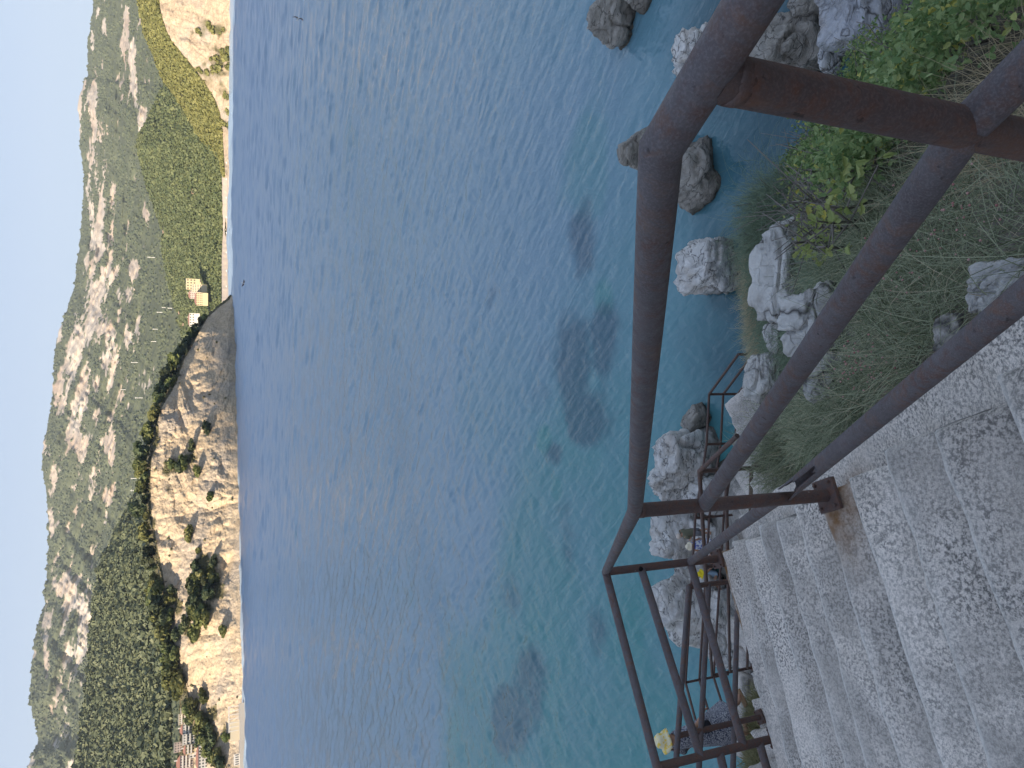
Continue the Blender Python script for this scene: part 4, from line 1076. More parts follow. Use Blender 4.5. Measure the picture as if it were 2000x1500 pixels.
def slope_rock(x0, x1, y0, y1, seed, mat, label, thick=0.5, sink=0.3, rz=0.0, tilt=0.0, at=None, group='rocks on the slope', grow=1.1, **kw):
    p = at if at is not None else on_ground((x0 + x1) / 2, (y0 + y1) / 2)
    c = p.y * cp - (p.z - H) * sp
    w = (y1 - y0) * c / FPX; h = (x1 - x0) * c / FPX
    return rock('slope_rock', p + Vector((0, 0, h * (0.1 - sink * .3))), (w * grow, max(h, w * thick) * 1.0, h * grow), seed, mat, label, group, rz=rz, tilt=tilt, **kw)
M_WROCK = mat_rock('white_limestone', (0.36, 0.35, 0.335), (0.64, 0.63, 0.60), lichen=0.9, warm=0.2)
slope_rock(1505, 1612, 425, 660, 41, M_WROCK, 'long whitish rock lying across the middle of the slope', boxy=.5, strata=.6, thick=.42, sink=-.6)
slope_rock(1562, 1700, 560, 705, 43, M_WROCK, 'grey layered outcrop half covered by the middle rail', boxy=.5, strata=.9, sink=-.6, grow=1.2)
slope_rock(1508, 1565, 628, 692, 45, M_WROCK, 'squarish pale block below the long whitish rock', boxy=.6, sink=-.6)
slope_rock(1478, 1575, 690, 800, 47, M_WROCK, 'cracked pale bedrock above the lowest railing', boxy=.3, strata=.9, sink=-.3, grow=1.15)
slope_rock(1432, 1478, 556, 642, 49, M_WROCK, 'white rock at the brink of the slope above the teal water', strata=.7, sink=-.5)
slope_rock(1600, 1700, 690, 775, 51, M_WROCK, 'grey lichen covered rock between the rails and the grass', boxy=.5, strata=.8, sink=-.7, grow=1.15)
slope_rock(1612, 1800, -110, 112, 53, M_BLUEROCK, 'bluish grey smooth cliff block at the right edge', boxy=.4, strata=.4, thick=.9, grow=1.2, sink=0, at=at_Y(1704, 2, 7.0))
slope_rock(1602, 1645, 62, 140, 55, M_BLUEROCK, 'small bluish knob beside the smooth cliff block', at=at_Y(1622, 102, 7.6))
slope_rock(1820, 1900, 610, 690, 57, M_WROCK, 'whitish ledge stone beside the sloping kerb', boxy=.5, thick=1.0, sink=.8)
slope_rock(1880, 2040, 500, 620, 59, M_WROCK, 'pale ledge stone beside the kerb, nearest the camera', boxy=.5, thick=1.0, sink=.9)
slope_rock(1456, 1490, 460, 500, 61, M_ROCK, 'small grey stone poking from the dry bank', boxy=.3)

# ------------------------------------------------------------------ grass and shrubs
def blades(roots, dirs, length, width, droop, rng_, seg=3):
    """ribbons: roots (n,3), start directions (n,3), gravity droop (n)"""
    n = len(roots); t = np.linspace(0, 1, seg + 1)
    side = np.cross(dirs, np.array([0, 0, 1.0])) + rng_.normal(scale=.35, size=(n, 3)); side /= np.linalg.norm(side, axis=1)[:, None] + 1e-9
    pts = roots[:, None] + dirs[:, None] * (length[:, None] * t[None])[..., None]
    pts[..., 2] -= (droop * length)[:, None] * t[None] ** 2
    curl = rng_.normal(scale=.26, size=(n, 2)) * length[:, None]
    pts[..., :2] += curl[:, None] * (t[None, :, None] ** 2)
    wv_ = (width[:, None] * (1 - 0.75 * t[None]))[..., None] * side[:, None] / 2
    V = np.stack([pts - wv_, pts + wv_], 2).reshape(-1, 3)
    b = (np.arange(n) * (seg + 1) * 2)[:, None] + (np.arange(seg) * 2)[None]
    F = np.stack([b, b + 1, b + 3, b + 2], -1).reshape(-1, 4)
    return V, F
def in_poly(px, py, poly):
    ins = np.zeros(len(px), bool); n = len(poly); j = n - 1
    for i in range(n):
        xi, yi = poly[i]; xj, yj = poly[j]
        c = ((yi > py) != (yj > py)) & (px < (xj - xi) * (py - yi) / (yj - yi + 1e-12) + xi); ins ^= c; j = i
    return ins
def sample_ground(poly, n, rng_, excl=None):
    """points on the hillside, even per square metre, where the photo shows this kind of growth"""
    out = []; tot = 0
    for _ in range(60):
        q = np.stack([rng_.uniform(-7, 8, n * 4), rng_.uniform(0.2, 13, n * 4)], 1)
        z = ground(q); P = np.concatenate([q, z[:, None]], 1); px, py = project_np(P)
        k = in_poly(px, py, poly)
        if excl is not None: k &= ~excl(P)
        out.append(P[k]); tot += k.sum()
        if tot >= n: break
    return np.concatenate(out)[:n]
def on_stairs(P):
    d = P[:, :2] - np.array(P2b[:2]); a = d @ np.array(ef[:2]); s = d @ np.array(es[:2])
    k = (s > -0.24) & (a > -4) & (a < L + 0.1)
    d = P[:, :2] - np.array(P5b[:2]); a = d @ np.array(d2[:2]); s = d @ np.array(s2[:2])
    k |= (s > -0.12) & (s < 1.2) & (a > -2) & (a < L2_ + 1.0)
    d = P[:, :2] - np.array(J1b[:2]); a = d @ np.array(d3[:2]); s = d @ np.array(s3[:2])
    k |= (s > -0.2) & (s < 0.9) & (a > 0) & (a < L3_)
    k |= (P[:, 1] > 11.0) & (P[:, 1] < 12.9) & (P[:, 0] < 0.3)
    return k
def tufts(name, mat, roots, per, lo, hi, w, lean, droop, rng_, label, cat, spread=.05, kind='stuff'):
    n = len(roots) * per; Rr_ = np.repeat(roots, per, 0) + rng_.normal(size=(n, 3)) * np.array([spread, spread, .01])
    d = rng_.normal(size=(n, 3)) * np.array([.6, .6, .28]) + np.array(lean); d /= np.linalg.norm(d, axis=1)[:, None]
    Ls = rng_.uniform(lo, hi, n); dist = np.linalg.norm(Rr_ - np.array([0, 0, H]), axis=1)
    V, F = blades(Rr_ - np.array([0, 0, .03]), d, Ls, w * rng_.uniform(.7, 1.3, n) * np.clip(dist / 4.5, .75, 2.2), droop * rng_.uniform(.4, 1.5, n), rng_, 4)
    o = link(name, np_mesh(name, V, F), mat); tag(o, label, cat, kind=kind); return o
rg2 = np.random.default_rng(12)
M_WIRY = mat_leaf('wiry_grass_blade', (0.075, 0.105, 0.048), (0.40, 0.425, 0.28), (0.50, 0.43, 0.30), trans=0.2)
M_DRY = mat_leaf('dry_grass_blade', (0.36, 0.29, 0.18), (0.55, 0.46, 0.30), (0.20, 0.21, 0.11), trans=0.2)
M_FEATHER = mat_leaf('feathery_shrub_stem', (0.130, 0.185, 0.120), (0.25, 0.31, 0.21), trans=0.2)
POLY_W = [(1600, 440), (1560, 560), (1700, 560), (1690, 700), (1560, 800), (1490, 800), (1480, 960), (1560, 960), (1600, 910), (1760, 760), (2080, 480), (2080, 330), (1900, 260), (1800, 330), (1720, 370), (1640, 380)]
roots = sample_ground(POLY_W, 1900, rg2, on_stairs)
tufts('wiry_grass', M_WIRY, roots, 44, .18, .50, .0050, (-.12, .25, .42), .60, rg2, 'tangled wiry green stems covering the slope beside the stairs', 'grass', .07)
POLY_W2 = [(1480, 430), (1470, 640), (1500, 700), (1560, 690), (1560, 640), (1520, 640), (1520, 450), (1620, 470), (1660, 560), (1600, 560), (1600, 430), (1620, 360), (1520, 350)]
roots = sample_ground(POLY_W2, 360, rg2, on_stairs)
tufts('fine_grass', M_FEATHER, roots, 60, .25, .55, .0040, (-.2, .4, .4), .7, rg2, 'fine grey green grass between the pale rocks', 'grass', .08)
POLY_D = [(1436, 360), (1440, 560), (1470, 700), (1490, 800), (1510, 700), (1490, 560), (1490, 390), (1470, 350)]
roots = sample_ground(POLY_D, 800, rg2, on_stairs)
tufts('dry_grass', M_DRY, roots, 40, .15, .40, .0034, (-.1, .5, .5), .5, rg2, 'straw coloured dry grass along the brink of the slope', 'grass', .07)
POLY_D2 = [(1880, 240), (1990, 90), (2080, 60), (2080, 330), (1960, 330), (1890, 300)]
roots = sample_ground(POLY_D2, 420, rg2, on_stairs)
tufts('straw_grass', M_DRY, roots, 30, .25, .6, .0044, (-.2, .3, .7), .35, rg2, 'tall straw coloured stalks under the fig leaves near the nearest post', 'grass', .06)
POLY_D3 = [(1440, 1280), (1440, 1420), (1400, 1500), (1420, 1640), (1520, 1640), (1500, 1440), (1480, 1300)]
roots = sample_ground(POLY_D3, 380, rg2, on_stairs)
tufts('bank_grass', mat_leaf('yellow_green_grass_blade', (0.10, 0.115, 0.045), (0.30, 0.26, 0.13), trans=0.15), roots, 45, .12, .40, .005, (-.1, .2, .7), .5, rg2, 'yellow green grass on the bank round the walking woman', 'grass', .09)
# pinkish seed heads in the wiry stems
mbx = []; T_, F_ = ico(1); n_ = 0
for (x, y, n) in [(1755, 712, 46), (1775, 695, 22), (1972, 440, 26), (1842, 512, 9), (1850, 540, 8), (1800, 560, 8), (1930, 395, 14), (1880, 470, 8)]:
    p0 = on_ground(x, y)
    for _ in range(n): mbx.append(np.array(p0) + rg2.normal(size=3) * np.array([.07, .07, .05]) + np.array([0, 0, .28]))
mbx = np.array(mbx); V = T_[None] * rg2.uniform(.003, .0062, len(mbx))[:, None, None] + mbx[:, None]; F = (F_[None] + (np.arange(len(mbx)) * len(T_))[:, None, None]).reshape(-1, 3)
o = link('seed_heads', np_mesh('seed_heads', V.reshape(-1, 3), F), mat_leaf('pink_seed_head', (0.34, 0.15, 0.14), (0.50, 0.33, 0.29))); tag(o, 'small pinkish seed heads among the wiry stems', 'seed heads', kind='stuff')

# feathery shrubs that spill downhill
for k, (x, y, h_, n, lab) in enumerate([(1545, 405, 1.0, 4200, 'feathery blue green shrub spilling beside the long whitish rock'), (1512, 470, .5, 1500, 'lower feathery green shrub at the left of the slope brink'), (1560, 880, .62, 3000, 'dense dark green wiry shrub beside the top of the kerb')]):
    p = on_ground(x, y); rt = empty('feathery_shrub', p); tag(rt, lab, 'shrub')
    d = rg2.normal(size=(n, 3)) * np.array([.55, .55, .35]) + np.array([-.25, .55, .75]); d /= np.linalg.norm(d, axis=1)[:, None]
    r0_ = rg2.normal(size=(n, 3)) * np.array([.22, .22, .05]) + d * rg2.uniform(0, .35, n)[:, None]
    V, F = blades(r0_, d, rg2.uniform(.4, 1, n) * h_, .0052 * np.ones(n), .9 * rg2.uniform(.5, 1.3, n), rg2, 5)
    link('stems', np_mesh('stems', V, F), M_FEATHER if k < 2 else M_WIRY, rt)
    mb = MB()
    for q in range(9):
        a = Vector((rg2.normal() * .1, rg2.normal() * .1, -.1)); e = a + Vector((rg2.normal() * .25 - .1, rg2.normal() * .25 + .2, .5 * h_))
        mb.tube([a, a.lerp(e, .5) + Vector((.02, 0, .05)), e], [.012, .009, .005], 6)
    mb.build('branches', plain('shrub_wood', (0.14, 0.12, 0.10)), rt)

# the fig: lobed leaves on grey branches
LEAF2D = [(0, 0), (.05, .14), (.15, .32), (.28, .44), (.21, .55), (.27, .76), (.16, .94), (0, 1.0)]
def leaf_template():
    prof = LEAF2D + [(-x, y) for (x, y) in LEAF2D[-2:0:-1]]
    V = [(0, .45, .0)] + [(x, y, .10 * abs(x) * 1.5 - .22 * (y - .3) ** 2) for (x, y) in prof]
    F = [(0, 1 + i, 1 + (i + 1) % len(prof)) for i in range(len(prof))]
    return np.array(V), np.array(F)
LT, LF = leaf_template()
M_FIG = mat_leaf('fig_leaf', (0.14, 0.24, 0.090), (0.39, 0.48, 0.22), (0.58, 0.55, 0.16), rough=.5, trans=.3)
M_FIG2 = mat_leaf('pale_fig_leaf', (0.28, 0.35, 0.12), (0.46, 0.50, 0.20), (0.62, 0.56, 0.14), rough=.5, trans=.3)
M_BARK = plain('grey_fig_bark', (0.20, 0.18, 0.16))
def fig(label, poly, n_leaf, size, hmin, hmax, mat, lump, seed, n_branch, excl=None):
    rg_ = np.random.default_rng(seed); G_ = sample_ground(poly, n_leaf, rg_, excl)
    lum = 0.5 + 0.8 * fbm(np.concatenate([G_[:, :2] / lump, np.zeros((len(G_), 1))], 1), 3, seed)
    h = hmin + (hmax - hmin) * np.clip(lum, .0, 1.2) * rg_.uniform(.25, 1, len(G_)) ** .6
    C = G_ + np.stack([rg_.normal(size=len(G_)) * .08, rg_.normal(size=len(G_)) * .08, h], 1)
    base = Vector(C.mean(0)); base.z -= (hmin + hmax) / 2; rt = empty('fig_shrub', base); tag(rt, label, 'shrub', 'fig shrubs on the slope')
    n = len(C); up = np.array([-.15, -.35, .85]) + rg_.normal(size=(n, 3)) * .62; up /= np.linalg.norm(up, axis=1)[:, None]
    t = rg_.normal(size=(n, 3)); t -= (t * up).sum(1)[:, None] * up; t /= np.linalg.norm(t, axis=1)[:, None]; s = np.cross(t, up)
    sz = rg_.uniform(.6, 1.25, n) * size
    cu = rg_.normal(size=(n, 1, 1)) * .9; fo = rg_.uniform(.2, 2.4, (n, 1, 1))
    zc = fo * .8 * np.abs(LT[None, :, 0:1]) - cu * .35 * (LT[None, :, 1:2] - .3) ** 2
    V = C[:, None] + (LT[None, :, 0:1] * s[:, None] * (1 - .12 * fo) + LT[None, :, 1:2] * t[:, None] + zc * up[:, None]) * sz[:, None, None] - np.array(base)
    F = (LF[None] + (np.arange(n) * len(LT))[:, None, None]).reshape(-1, 3)
    link('leaves', np_mesh('leaves', V.reshape(-1, 3), F, smooth=False), mat, rt)
    mb = MB()
    for q in range(n_branch):
        i = rg_.integers(0, n); a = Vector(G_[rg_.integers(0, n)]); e = Vector(C[i])
        if (a - e).length > .8: a = e + (a - e).normalized() * .8; a.z = gz(a.x, a.y)
        m_ = a.lerp(e, .5) + Vector((rg_.normal() * .1, rg_.normal() * .1, .12 + .1 * rg_.random()))
        mb.tube([Vector(p) - base for p in (a, a.lerp(m_, .6), m_, e)], [.013, .011, .008, .004], 6)
        for _ in range(3):
            e2 = m_ + Vector(rg_.normal(size=3) * .2) + Vector((0, 0, .15)); mb.tube([m_ - base, e2 - base], [.006, .003], 5)
    mb.build('branches', M_BARK, rt, smooth=True)
fig('large leafy fig shrub filling the right side of the slope', [(1960, -80), (1880, 10), (1800, 80), (1700, 135), (1610, 175), (1560, 220), (1600, 260), (1700, 260), (1790, 300), (1870, 245), (1960, 130), (2000, 90), (2100, 20), (2100, -80)], 46000, .049, .12, .95, M_FIG, .55, 61, 110)
fig('bright green fig shrub at the brink, left of the nearest post', [(1590, 165), (1500, 215), (1446, 275), (1438, 345), (1475, 362), (1545, 335), (1610, 340), (1680, 330), (1770, 350), (1800, 305), (1700, 262), (1610, 262), (1570, 225)], 25000, .048, .12, .72, M_FIG, .45, 67, 60)
fig('sparse fig sprigs with yellowing leaves above the middle rail', [(1570, 360), (1600, 430), (1640, 520), (1700, 500), (1760, 440), (1810, 345), (1740, 340), (1650, 350)], 620, .070, .25, .6, M_FIG2, .4, 71, 60)

# ------------------------------------------------------------------ trees and bushes on the headland
def crown_mesh(name, seed, n=300, flat=0.8, leaf=0.13):
    """unit crown (about 1 high, 1 wide): small leaf sprays in several lumps"""
    rg_ = np.random.default_rng(seed); L_ = []
    lumps = [(rg_.normal(size=3) * np.array([.24, .24, .2 * flat]), rg_.uniform(.2, .34)) for _ in range(7)]
    for c_, r_ in lumps:
        d = rg_.normal(size=(n // 7, 3)); d /= np.linalg.norm(d, axis=1)[:, None]
        L_.append(c_ + d * (r_ * rg_.uniform(.55, 1.05, (n // 7, 1))) * np.array([1, 1, flat]))
    C = np.concatenate(L_); m_ = len(C)
    nrm = C - C.mean(0); nrm /= np.linalg.norm(nrm, axis=1)[:, None] + 1e-6; nrm += rg_.normal(size=(m_, 3)) * .5; nrm /= np.linalg.norm(nrm, axis=1)[:, None]
    t_ = np.cross(nrm, rg_.normal(size=(m_, 3))); t_ /= np.linalg.norm(t_, axis=1)[:, None]; b_ = np.cross(nrm, t_)
    sz = rg_.uniform(.6, 1.3, (m_, 1)) * leaf
    V = np.stack([C - t_ * sz - b_ * sz * .6, C + t_ * sz * .9 - b_ * sz, C + t_ * sz + b_ * sz * .8, C - t_ * sz * .8 + b_ * sz], 1).reshape(-1, 3)
    return np_mesh(name, V, np.arange(m_ * 4).reshape(-1, 4), smooth=False)
M_TREE = mat_leaf('headland_tree_foliage', (0.075, 0.098, 0.036), (0.185, 0.195, 0.066), obj_var=.35, trans=.3)
M_TREE2 = mat_leaf('dark_pine_foliage', (0.052, 0.076, 0.040), (0.115, 0.135, 0.066), obj_var=.3, trans=.3)
M_TRUNK = plain('tree_trunk_bark', (0.16, 0.13, 0.10))
def trunk_mesh(seed):
    rg_ = random.Random(seed); mb = MB(); k = [Vector((rg_.uniform(-.04, .04) * i, rg_.uniform(-.04, .04) * i, .2 * i - .12)) for i in range(5)]
    mb.tube(k, [.035, .03, .026, .02, .012], 6)
    for _ in range(3):
        e = k[3] + Vector((rg_.uniform(-.25, .25), rg_.uniform(-.25, .25), rg_.uniform(.05, .2))); mb.tube([k[2], k[2].lerp(e, .5) + Vector((0, 0, .05)), e], [.018, .013, .007], 5)
    me = bpy.data.meshes.new('trunk'); me.from_pydata([tuple(v) for v in mb.V], [], mb.F); me.update(); me.materials.append(M_TRUNK); return me
CROWNS = [crown_mesh('crown', 900 + i, 340, [.9, .75, 1.0, .85, .7][i]) for i in range(5)]
CROWNS_D = []
for c_ in CROWNS:
    c_.materials.append(M_TREE); d_ = c_.copy(); d_.materials[0] = M_TREE2; CROWNS_D.append(d_)
TRUNKS = [trunk_mesh(i) for i in range(3)]
tr_rng = random.Random(77)
def tree(name, p, h, wdt, label, group, dark=False, trunk=.30):
    r_ = empty(name, p); tag(r_, label, 'tree' if trunk > .2 else 'bush', group); r_.rotation_euler.z = tr_rng.uniform(0, 6.28)
    c_ = link('crown', (CROWNS_D if dark else CROWNS)[tr_rng.randrange(5)], None, r_); c_.scale = (wdt, wdt, h * (1 - trunk * .55)); c_.location = (0, 0, h * (trunk + (1 - trunk) * .45))
    t_ = link('trunk', TRUNKS[tr_rng.randrange(3)], None, r_); t_.scale = (h * .9, h * .9, h * .85)
    return r_
yc = 604
while yc < 1345:                                    # the fringe of trees along the cliff top
    xcr = np.interp(yc, [p[0] for p in HC[::-1]], [p[1] for p in HC[::-1]])
    big = 0.75 + 0.5 * tr_rng.random(); n_row = 2 if yc > 1130 else 1
    if 960 < yc < 1130 and tr_rng.random() < .45: big *= .55
    for k in range(n_row):
        p = on_headland(xcr + tr_rng.uniform(-5, 4) + 7 * k, yc + tr_rng.uniform(-5, 5))
        if p:
            d_ = p.length; dark = tr_rng.random() < (.55 if yc < 760 else .3)
            zone = 'at the right hand tip of the headland' if yc < 700 else ('on the crest right of the bare ochre face' if yc < 1000 else ('on the thin crest above the bare ochre face' if yc < 1130 else 'on the crest above the shaded gully'))
            tree('cliff_top_tree', p - Vector((0, 0, .8)), big * (11 if not dark else 12.5), big * tr_rng.uniform(9, 13), ('dark pine ' if dark else 'sunlit round tree ') + zone, 'trees along the cliff top', dark)
    yc += 8 + 7 * tr_rng.random() * (1.6 if 960 < yc < 1130 else 1)
CLUMPS = [(413, 837, 9, 'lone bright bush low on the cliff, right part'), (383, 870, 8, 'bush halfway up the cliff, right part'), (372, 905, 10, 'bush clump in the dark crack of the cliff'), (360, 915, 9, 'bush clump in the dark crack of the cliff'), (393, 920, 7, 'bush clump in the dark crack of the cliff'), (345, 905, 9, 'bush clump in the dark crack of the cliff'),
    (417, 968, 8, 'lone bush low on the middle of the cliff'), (380, 1040, 8, 'lone bush on the bare ochre face'), (393, 1073, 5, 'small bush beside the lens shaped hollow')]
for (x, y) in [(430, 1097), (427, 1118), (432, 1128), (393, 1103), (397, 1133), (417, 1133), (423, 1160), (400, 1157), (400, 1180), (403, 1207), (383, 1177), (413, 1207), (393, 1240), (410, 1195), (388, 1145), (410, 1120), (420, 1145), (392, 1195)]: CLUMPS.append((x, y, 10, 'green bush in the big thicket left of the ochre face'))
for (x, y) in [(363, 1227), (333, 1177), (345, 1165), (340, 1195), (443, 1230), (352, 1240), (345, 1150), (372, 1215)]: CLUMPS.append((x, y, 8, 'bush scattered above the big thicket'))
for (x, y) in [(370, 1385), (380, 1395), (372, 1405), (390, 1400), (400, 1412), (385, 1418), (395, 1428), (408, 1425), (402, 1440), (415, 1440), (392, 1445), (412, 1455), (405, 1462), (420, 1468), (415, 1480), (428, 1485), (425, 1470), (432, 1492), (440, 1437), (380, 1375), (397, 1363), (365, 1372)]: CLUMPS.append((x + 9, y, 8, 'tree in the dark grove below the white houses'))
for (x, y, h_, lab) in CLUMPS:
    p = on_headland(x, y)
    if p: tree('cliff_tree' if h_ > 9 else 'cliff_bush', p - Vector((0, 0, .6)), h_ * tr_rng.uniform(.8, 1.15), h_ * tr_rng.uniform(.9, 1.3), lab, 'bushes and trees growing on the cliff', tr_rng.random() < .35, .30 if h_ > 9 else .12)

# ------------------------------------------------------------------ houses, hotel, shore terrace, poles
M_GLASS = plain('dark_window', (0.05, 0.055, 0.06), 0.25)
M_TILE = plain('red_roof_tiles', (0.30, 0.155, 0.12))
WALLS = {'white': plain('white_render', (0.62, 0.60, 0.56)), 'cream': plain('cream_render', (0.58, 0.51, 0.38)), 'yellow': plain('yellow_render', (0.56, 0.47, 0.30)), 'pink': plain('pale_pink_render', (0.50, 0.41, 0.37))}
M_FLAT = plain('grey_flat_roof', (0.45, 0.43, 0.41))
def house(x0, x1, y0, y1, p, label, wall='white', roof='hip', floors=2, bays=3, group='houses above the grove', rz=0.0, balcony=False):
    c = p.y * cp - (p.z - H) * sp; w = (y1 - y0) * c / FPX; h = (x1 - x0) * c / FPX; d = max(w * .7, 7.0)
    rt = empty('house' if group else 'hotel', p); tag(rt, label, 'house' if group else 'hotel', group)
    rh = h * .22 if roof == 'hip' else .5; wh = h - rh
    face = math.atan2(-p.x, -p.y) * -1 + rz
    rt.rotation_euler.z = math.atan2(p.x, p.y) * -1 + rz
    mb = MB(); mb.box((0, d / 2, wh / 2 - 4), (w, d, wh + 8)); wl_ = mb.build('wall', WALLS[wall], rt)
    mb = MB()
    if roof == 'hip':
        o_ = .5; V = [(-w / 2 - o_, -o_, wh), (w / 2 + o_, -o_, wh), (w / 2 + o_, d + o_, wh), (-w / 2 - o_, d + o_, wh), (-w * .22, d / 2, wh + rh), (w * .22, d / 2, wh + rh)]
        mb.add(V, [(0, 1, 5, 4), (1, 2, 5), (2, 3, 4, 5), (3, 0, 4), (3, 2, 1, 0)]); rf = mb.build('roof', M_TILE, rt)
        mb = MB(); mb.box((w * .2, d * .4, wh + rh * .8), (.9, .9, rh * 1.1 + 1)); mb.build('chimney', WALLS['white'], rf)
    else:
        mb.box((0, d / 2, wh + .25), (w + .5, d + .5, .5)); mb.build('roof', M_FLAT, rt)
    fh = wh / floors; bw = w / bays
    me = None
    for f in range(floors):
        for b in range(bays):
            mb = MB(); mb.box((-w / 2 + bw * (b + .5), -.02, fh * (f + .5)), (bw * .45, .12, fh * .5)); mb.build('window', M_GLASS, rt)
        if balcony and f:
            mb = MB(); mb.box((0, -.7, fh * f), (w * .92, 1.4, .25)); mb.box((0, -1.35, fh * f + .5), (w * .92, .1, .9)); mb.build('balcony', WALLS['white'], rt)
    return rt
def hp(x, y, back=0.0):
    p = on_headland(x, y)
    if p is None: p = at_Y(x, y, 600)
    return p
for (x0, x1, y0, y1, wall, roof, fl, bay, bal, lab) in [
    (354, 370, 1381, 1392, 'cream', 'flat', 3, 3, False, 'small cream flat roofed house, rightmost above the grove'),
    (350, 369, 1393, 1412, 'cream', 'flat', 3, 5, True, 'broad cream block beside the rightmost small house'),
    (353, 377, 1413, 1431, 'white', 'hip', 3, 4, True, 'white house with a red roof next to the broad cream block'),
    (358, 380, 1432, 1451, 'white', 'flat', 3, 4, True, 'white terraced house with many balconies in the middle of the village'),
    (341, 356, 1449, 1467, 'pink', 'flat', 3, 4, False, 'pale pink house standing highest behind the others'),
    (359, 381, 1453, 1470, 'yellow', 'hip', 3, 3, True, 'yellow house left of the terraced white one'),
    (370, 384, 1462, 1478, 'white', 'flat', 2, 3, False, 'low white house in front of the yellow one'),
    (347, 378, 1473, 1497, 'pink', 'hip', 4, 5, True, 'tall pinkish house with a red roof at the left'),
    (384, 406, 1452, 1502, 'white', 'hip', 3, 9, False, 'long white house with a long red roof, lowest of the village')]:
    house(x0, x1, y0, y1, hp(x1, (y0 + y1) / 2), lab, wall, roof, fl, bay, 'houses above the grove', balcony=bal)
# hotel on the pine hill: stepped yellow blocks
def hill_hit(x, y, d): return at_Y(x, y, d)
for (x0, x1, y0, y1, wall, roof, fl, bay, yd, lab) in [(365, 383, 545, 566, 'yellow', 'flat', 3, 4, 1330, 'yellow hotel block, highest and rightmost of the stepped hotel'),
    (376, 394, 556, 571, 'cream', 'flat', 4, 5, 1300, 'cream hotel block with rows of dark windows, lowest on the right'),
    (369, 382, 568, 584, 'pink', 'hip', 3, 4, 1318, 'pinkish hotel block with a red roof in the middle'),
    (381, 396, 572, 597, 'yellow', 'hip', 4, 6, 1285, 'long yellow hotel wing with a red roof, lowest on the left'),
    (368, 380, 612, 638, 'white', 'hip', 2, 5, 1290, 'single white house with a red roof left of the hotel')]:
    p = hill_hit(x1, (y0 + y1) / 2, yd)
    house(x0, x1, y0, y1, p, lab, wall, roof, fl, bay, 'hotel blocks and house on the pine hill')
# terrace cafe at the foot of the headland
pt = at_z(472.5, 1440, 2.0); c = pt.y * cp - (pt.z - H) * sp; K = c / FPX
tr = empty('shore_terrace', pt); tag(tr, 'pale shore terrace with a white pergola at the foot of the headland', 'terrace'); tr.rotation_euler.z = -math.atan2(pt.x, pt.y)
mb = MB(); mb.box((0, 9, -.6), (62 * K * 2, 18, 4.0)); mb.build('deck', plain('grey_quay_stone', (0.42, 0.39, 0.35)), tr)
mb = MB(); mb.box((14 * K, 6, 4.4), (36 * K, .8, 6.0)); mb.build('wall', WALLS['cream'], tr)
mb = MB(); mb.box((36 * K, 8, 8.2), (48 * K, 5, .6)); pg = mb.build('pergola', WALLS['white'], tr)
for i in range(7):
    mb = MB(); mb.box((14 * K + i * 7.4 * K, 5.8, 4.8), (.5, .5, 6.2)); mb.build('pillar', WALLS['white'], pg)
mb = MB(); mb.box((-38 * K, 9, 3.2), (20 * K, 6, 4.0)); mb.build('kiosk', WALLS['white'], tr)
for i in range(5):
    mb = MB(); mb.box((-46 * K + i * 4 * K, 5.95, 3.2), (1.2 * K, .12, 2.2)); mb.build('window', M_GLASS, tr)
# small white buoys off the terrace
mbuoy = None
for k, (x, y) in enumerate([(478, 1463), (478.5, 1478), (478, 1490), (449, 372), (448.6, 392), (448.4, 420), (448.4, 449)]):
    p = at_z(x, y, .2); mb = MB(); mb.tube([(0, 0, -.4), (0, 0, .2), (0, 0, .55)], [.5, .6, .2], 10)
    b = mb.build('buoy', WALLS['white'], None, smooth=True); b.location = p
    tag(b, 'small white buoy floating off the shore terrace' if k < 3 else 'small white buoy floating off the far beach', 'buoy', 'buoys off the terrace' if k < 3 else 'buoys off the beach')
# parasols on the far beach
M_PARA = plain('straw_parasol', (0.55, 0.44, 0.30)); M_PARW = plain('white_parasol', (0.78, 0.77, 0.74))
for k in range(22):
    y = 318 + k * 11.6 + tr_rng.uniform(-3, 3)
    p = at_z(445.6 - (k % 3) * .8, y, 2.2); rt = empty('parasol', p); lab = ('straw' if k % 3 else 'white') + ' parasol on the pale far beach'
    tag(rt, lab, 'parasol', 'straw parasols on the far beach' if k % 3 else 'white parasols on the far beach')
    mb = MB(); mb.tube([(0, 0, -1.5), (0, 0, 2.6)], .06, 5); mb.build('pole', M_TRUNK, rt)
    mb = MB(); mb.tube([(0, 0, 2.0), (0, 0, 2.9)], [1.7, .05], 8); mb.build('canopy', M_PARA if k % 3 else M_PARW, rt)
# white poles on the mountain
bvhM = BVHTree.FromPolygons([tuple(v) for v in Pm.reshape(-1, 3)], [tuple(f) for f in grid_faces(*Pm.shape[:2])])
M_POLE = plain('pale_steel', (0.75, 0.74, 0.72))
for k, (x, y, hpx) in enumerate([(303, 503, 14), (325, 601, 8), (317, 610, 10), (310, 643, 11), (269, 708, 12), (281, 777, 16), (305, 667, 9), (272, 934, 15), (278, 957, 21), (245, 761, 8), (336, 602, 8)]):
    p = bvhM.ray_cast(EYE, ray(x, y).normalized())[0]
    if not p: continue
    c = p.y * cp - (p.z - H) * sp; h_ = hpx * c / FPX
    mb = MB(); mb.tube([p - Vector((0, 0, 1)), p + Vector((0, 0, h_))], [.9, .5], 6); mb.box(p + Vector((0, 0, h_ * .9)), (h_ * .22, .5, .5)); mb.box(p + Vector((0, 0, h_ * .75)), (h_ * .16, .5, .5))
    o = mb.build('utility_pole', M_POLE, None, loc=p); tag(o, 'thin pale power pole rising from the mountain woods', 'pole', 'power poles on the mountain')

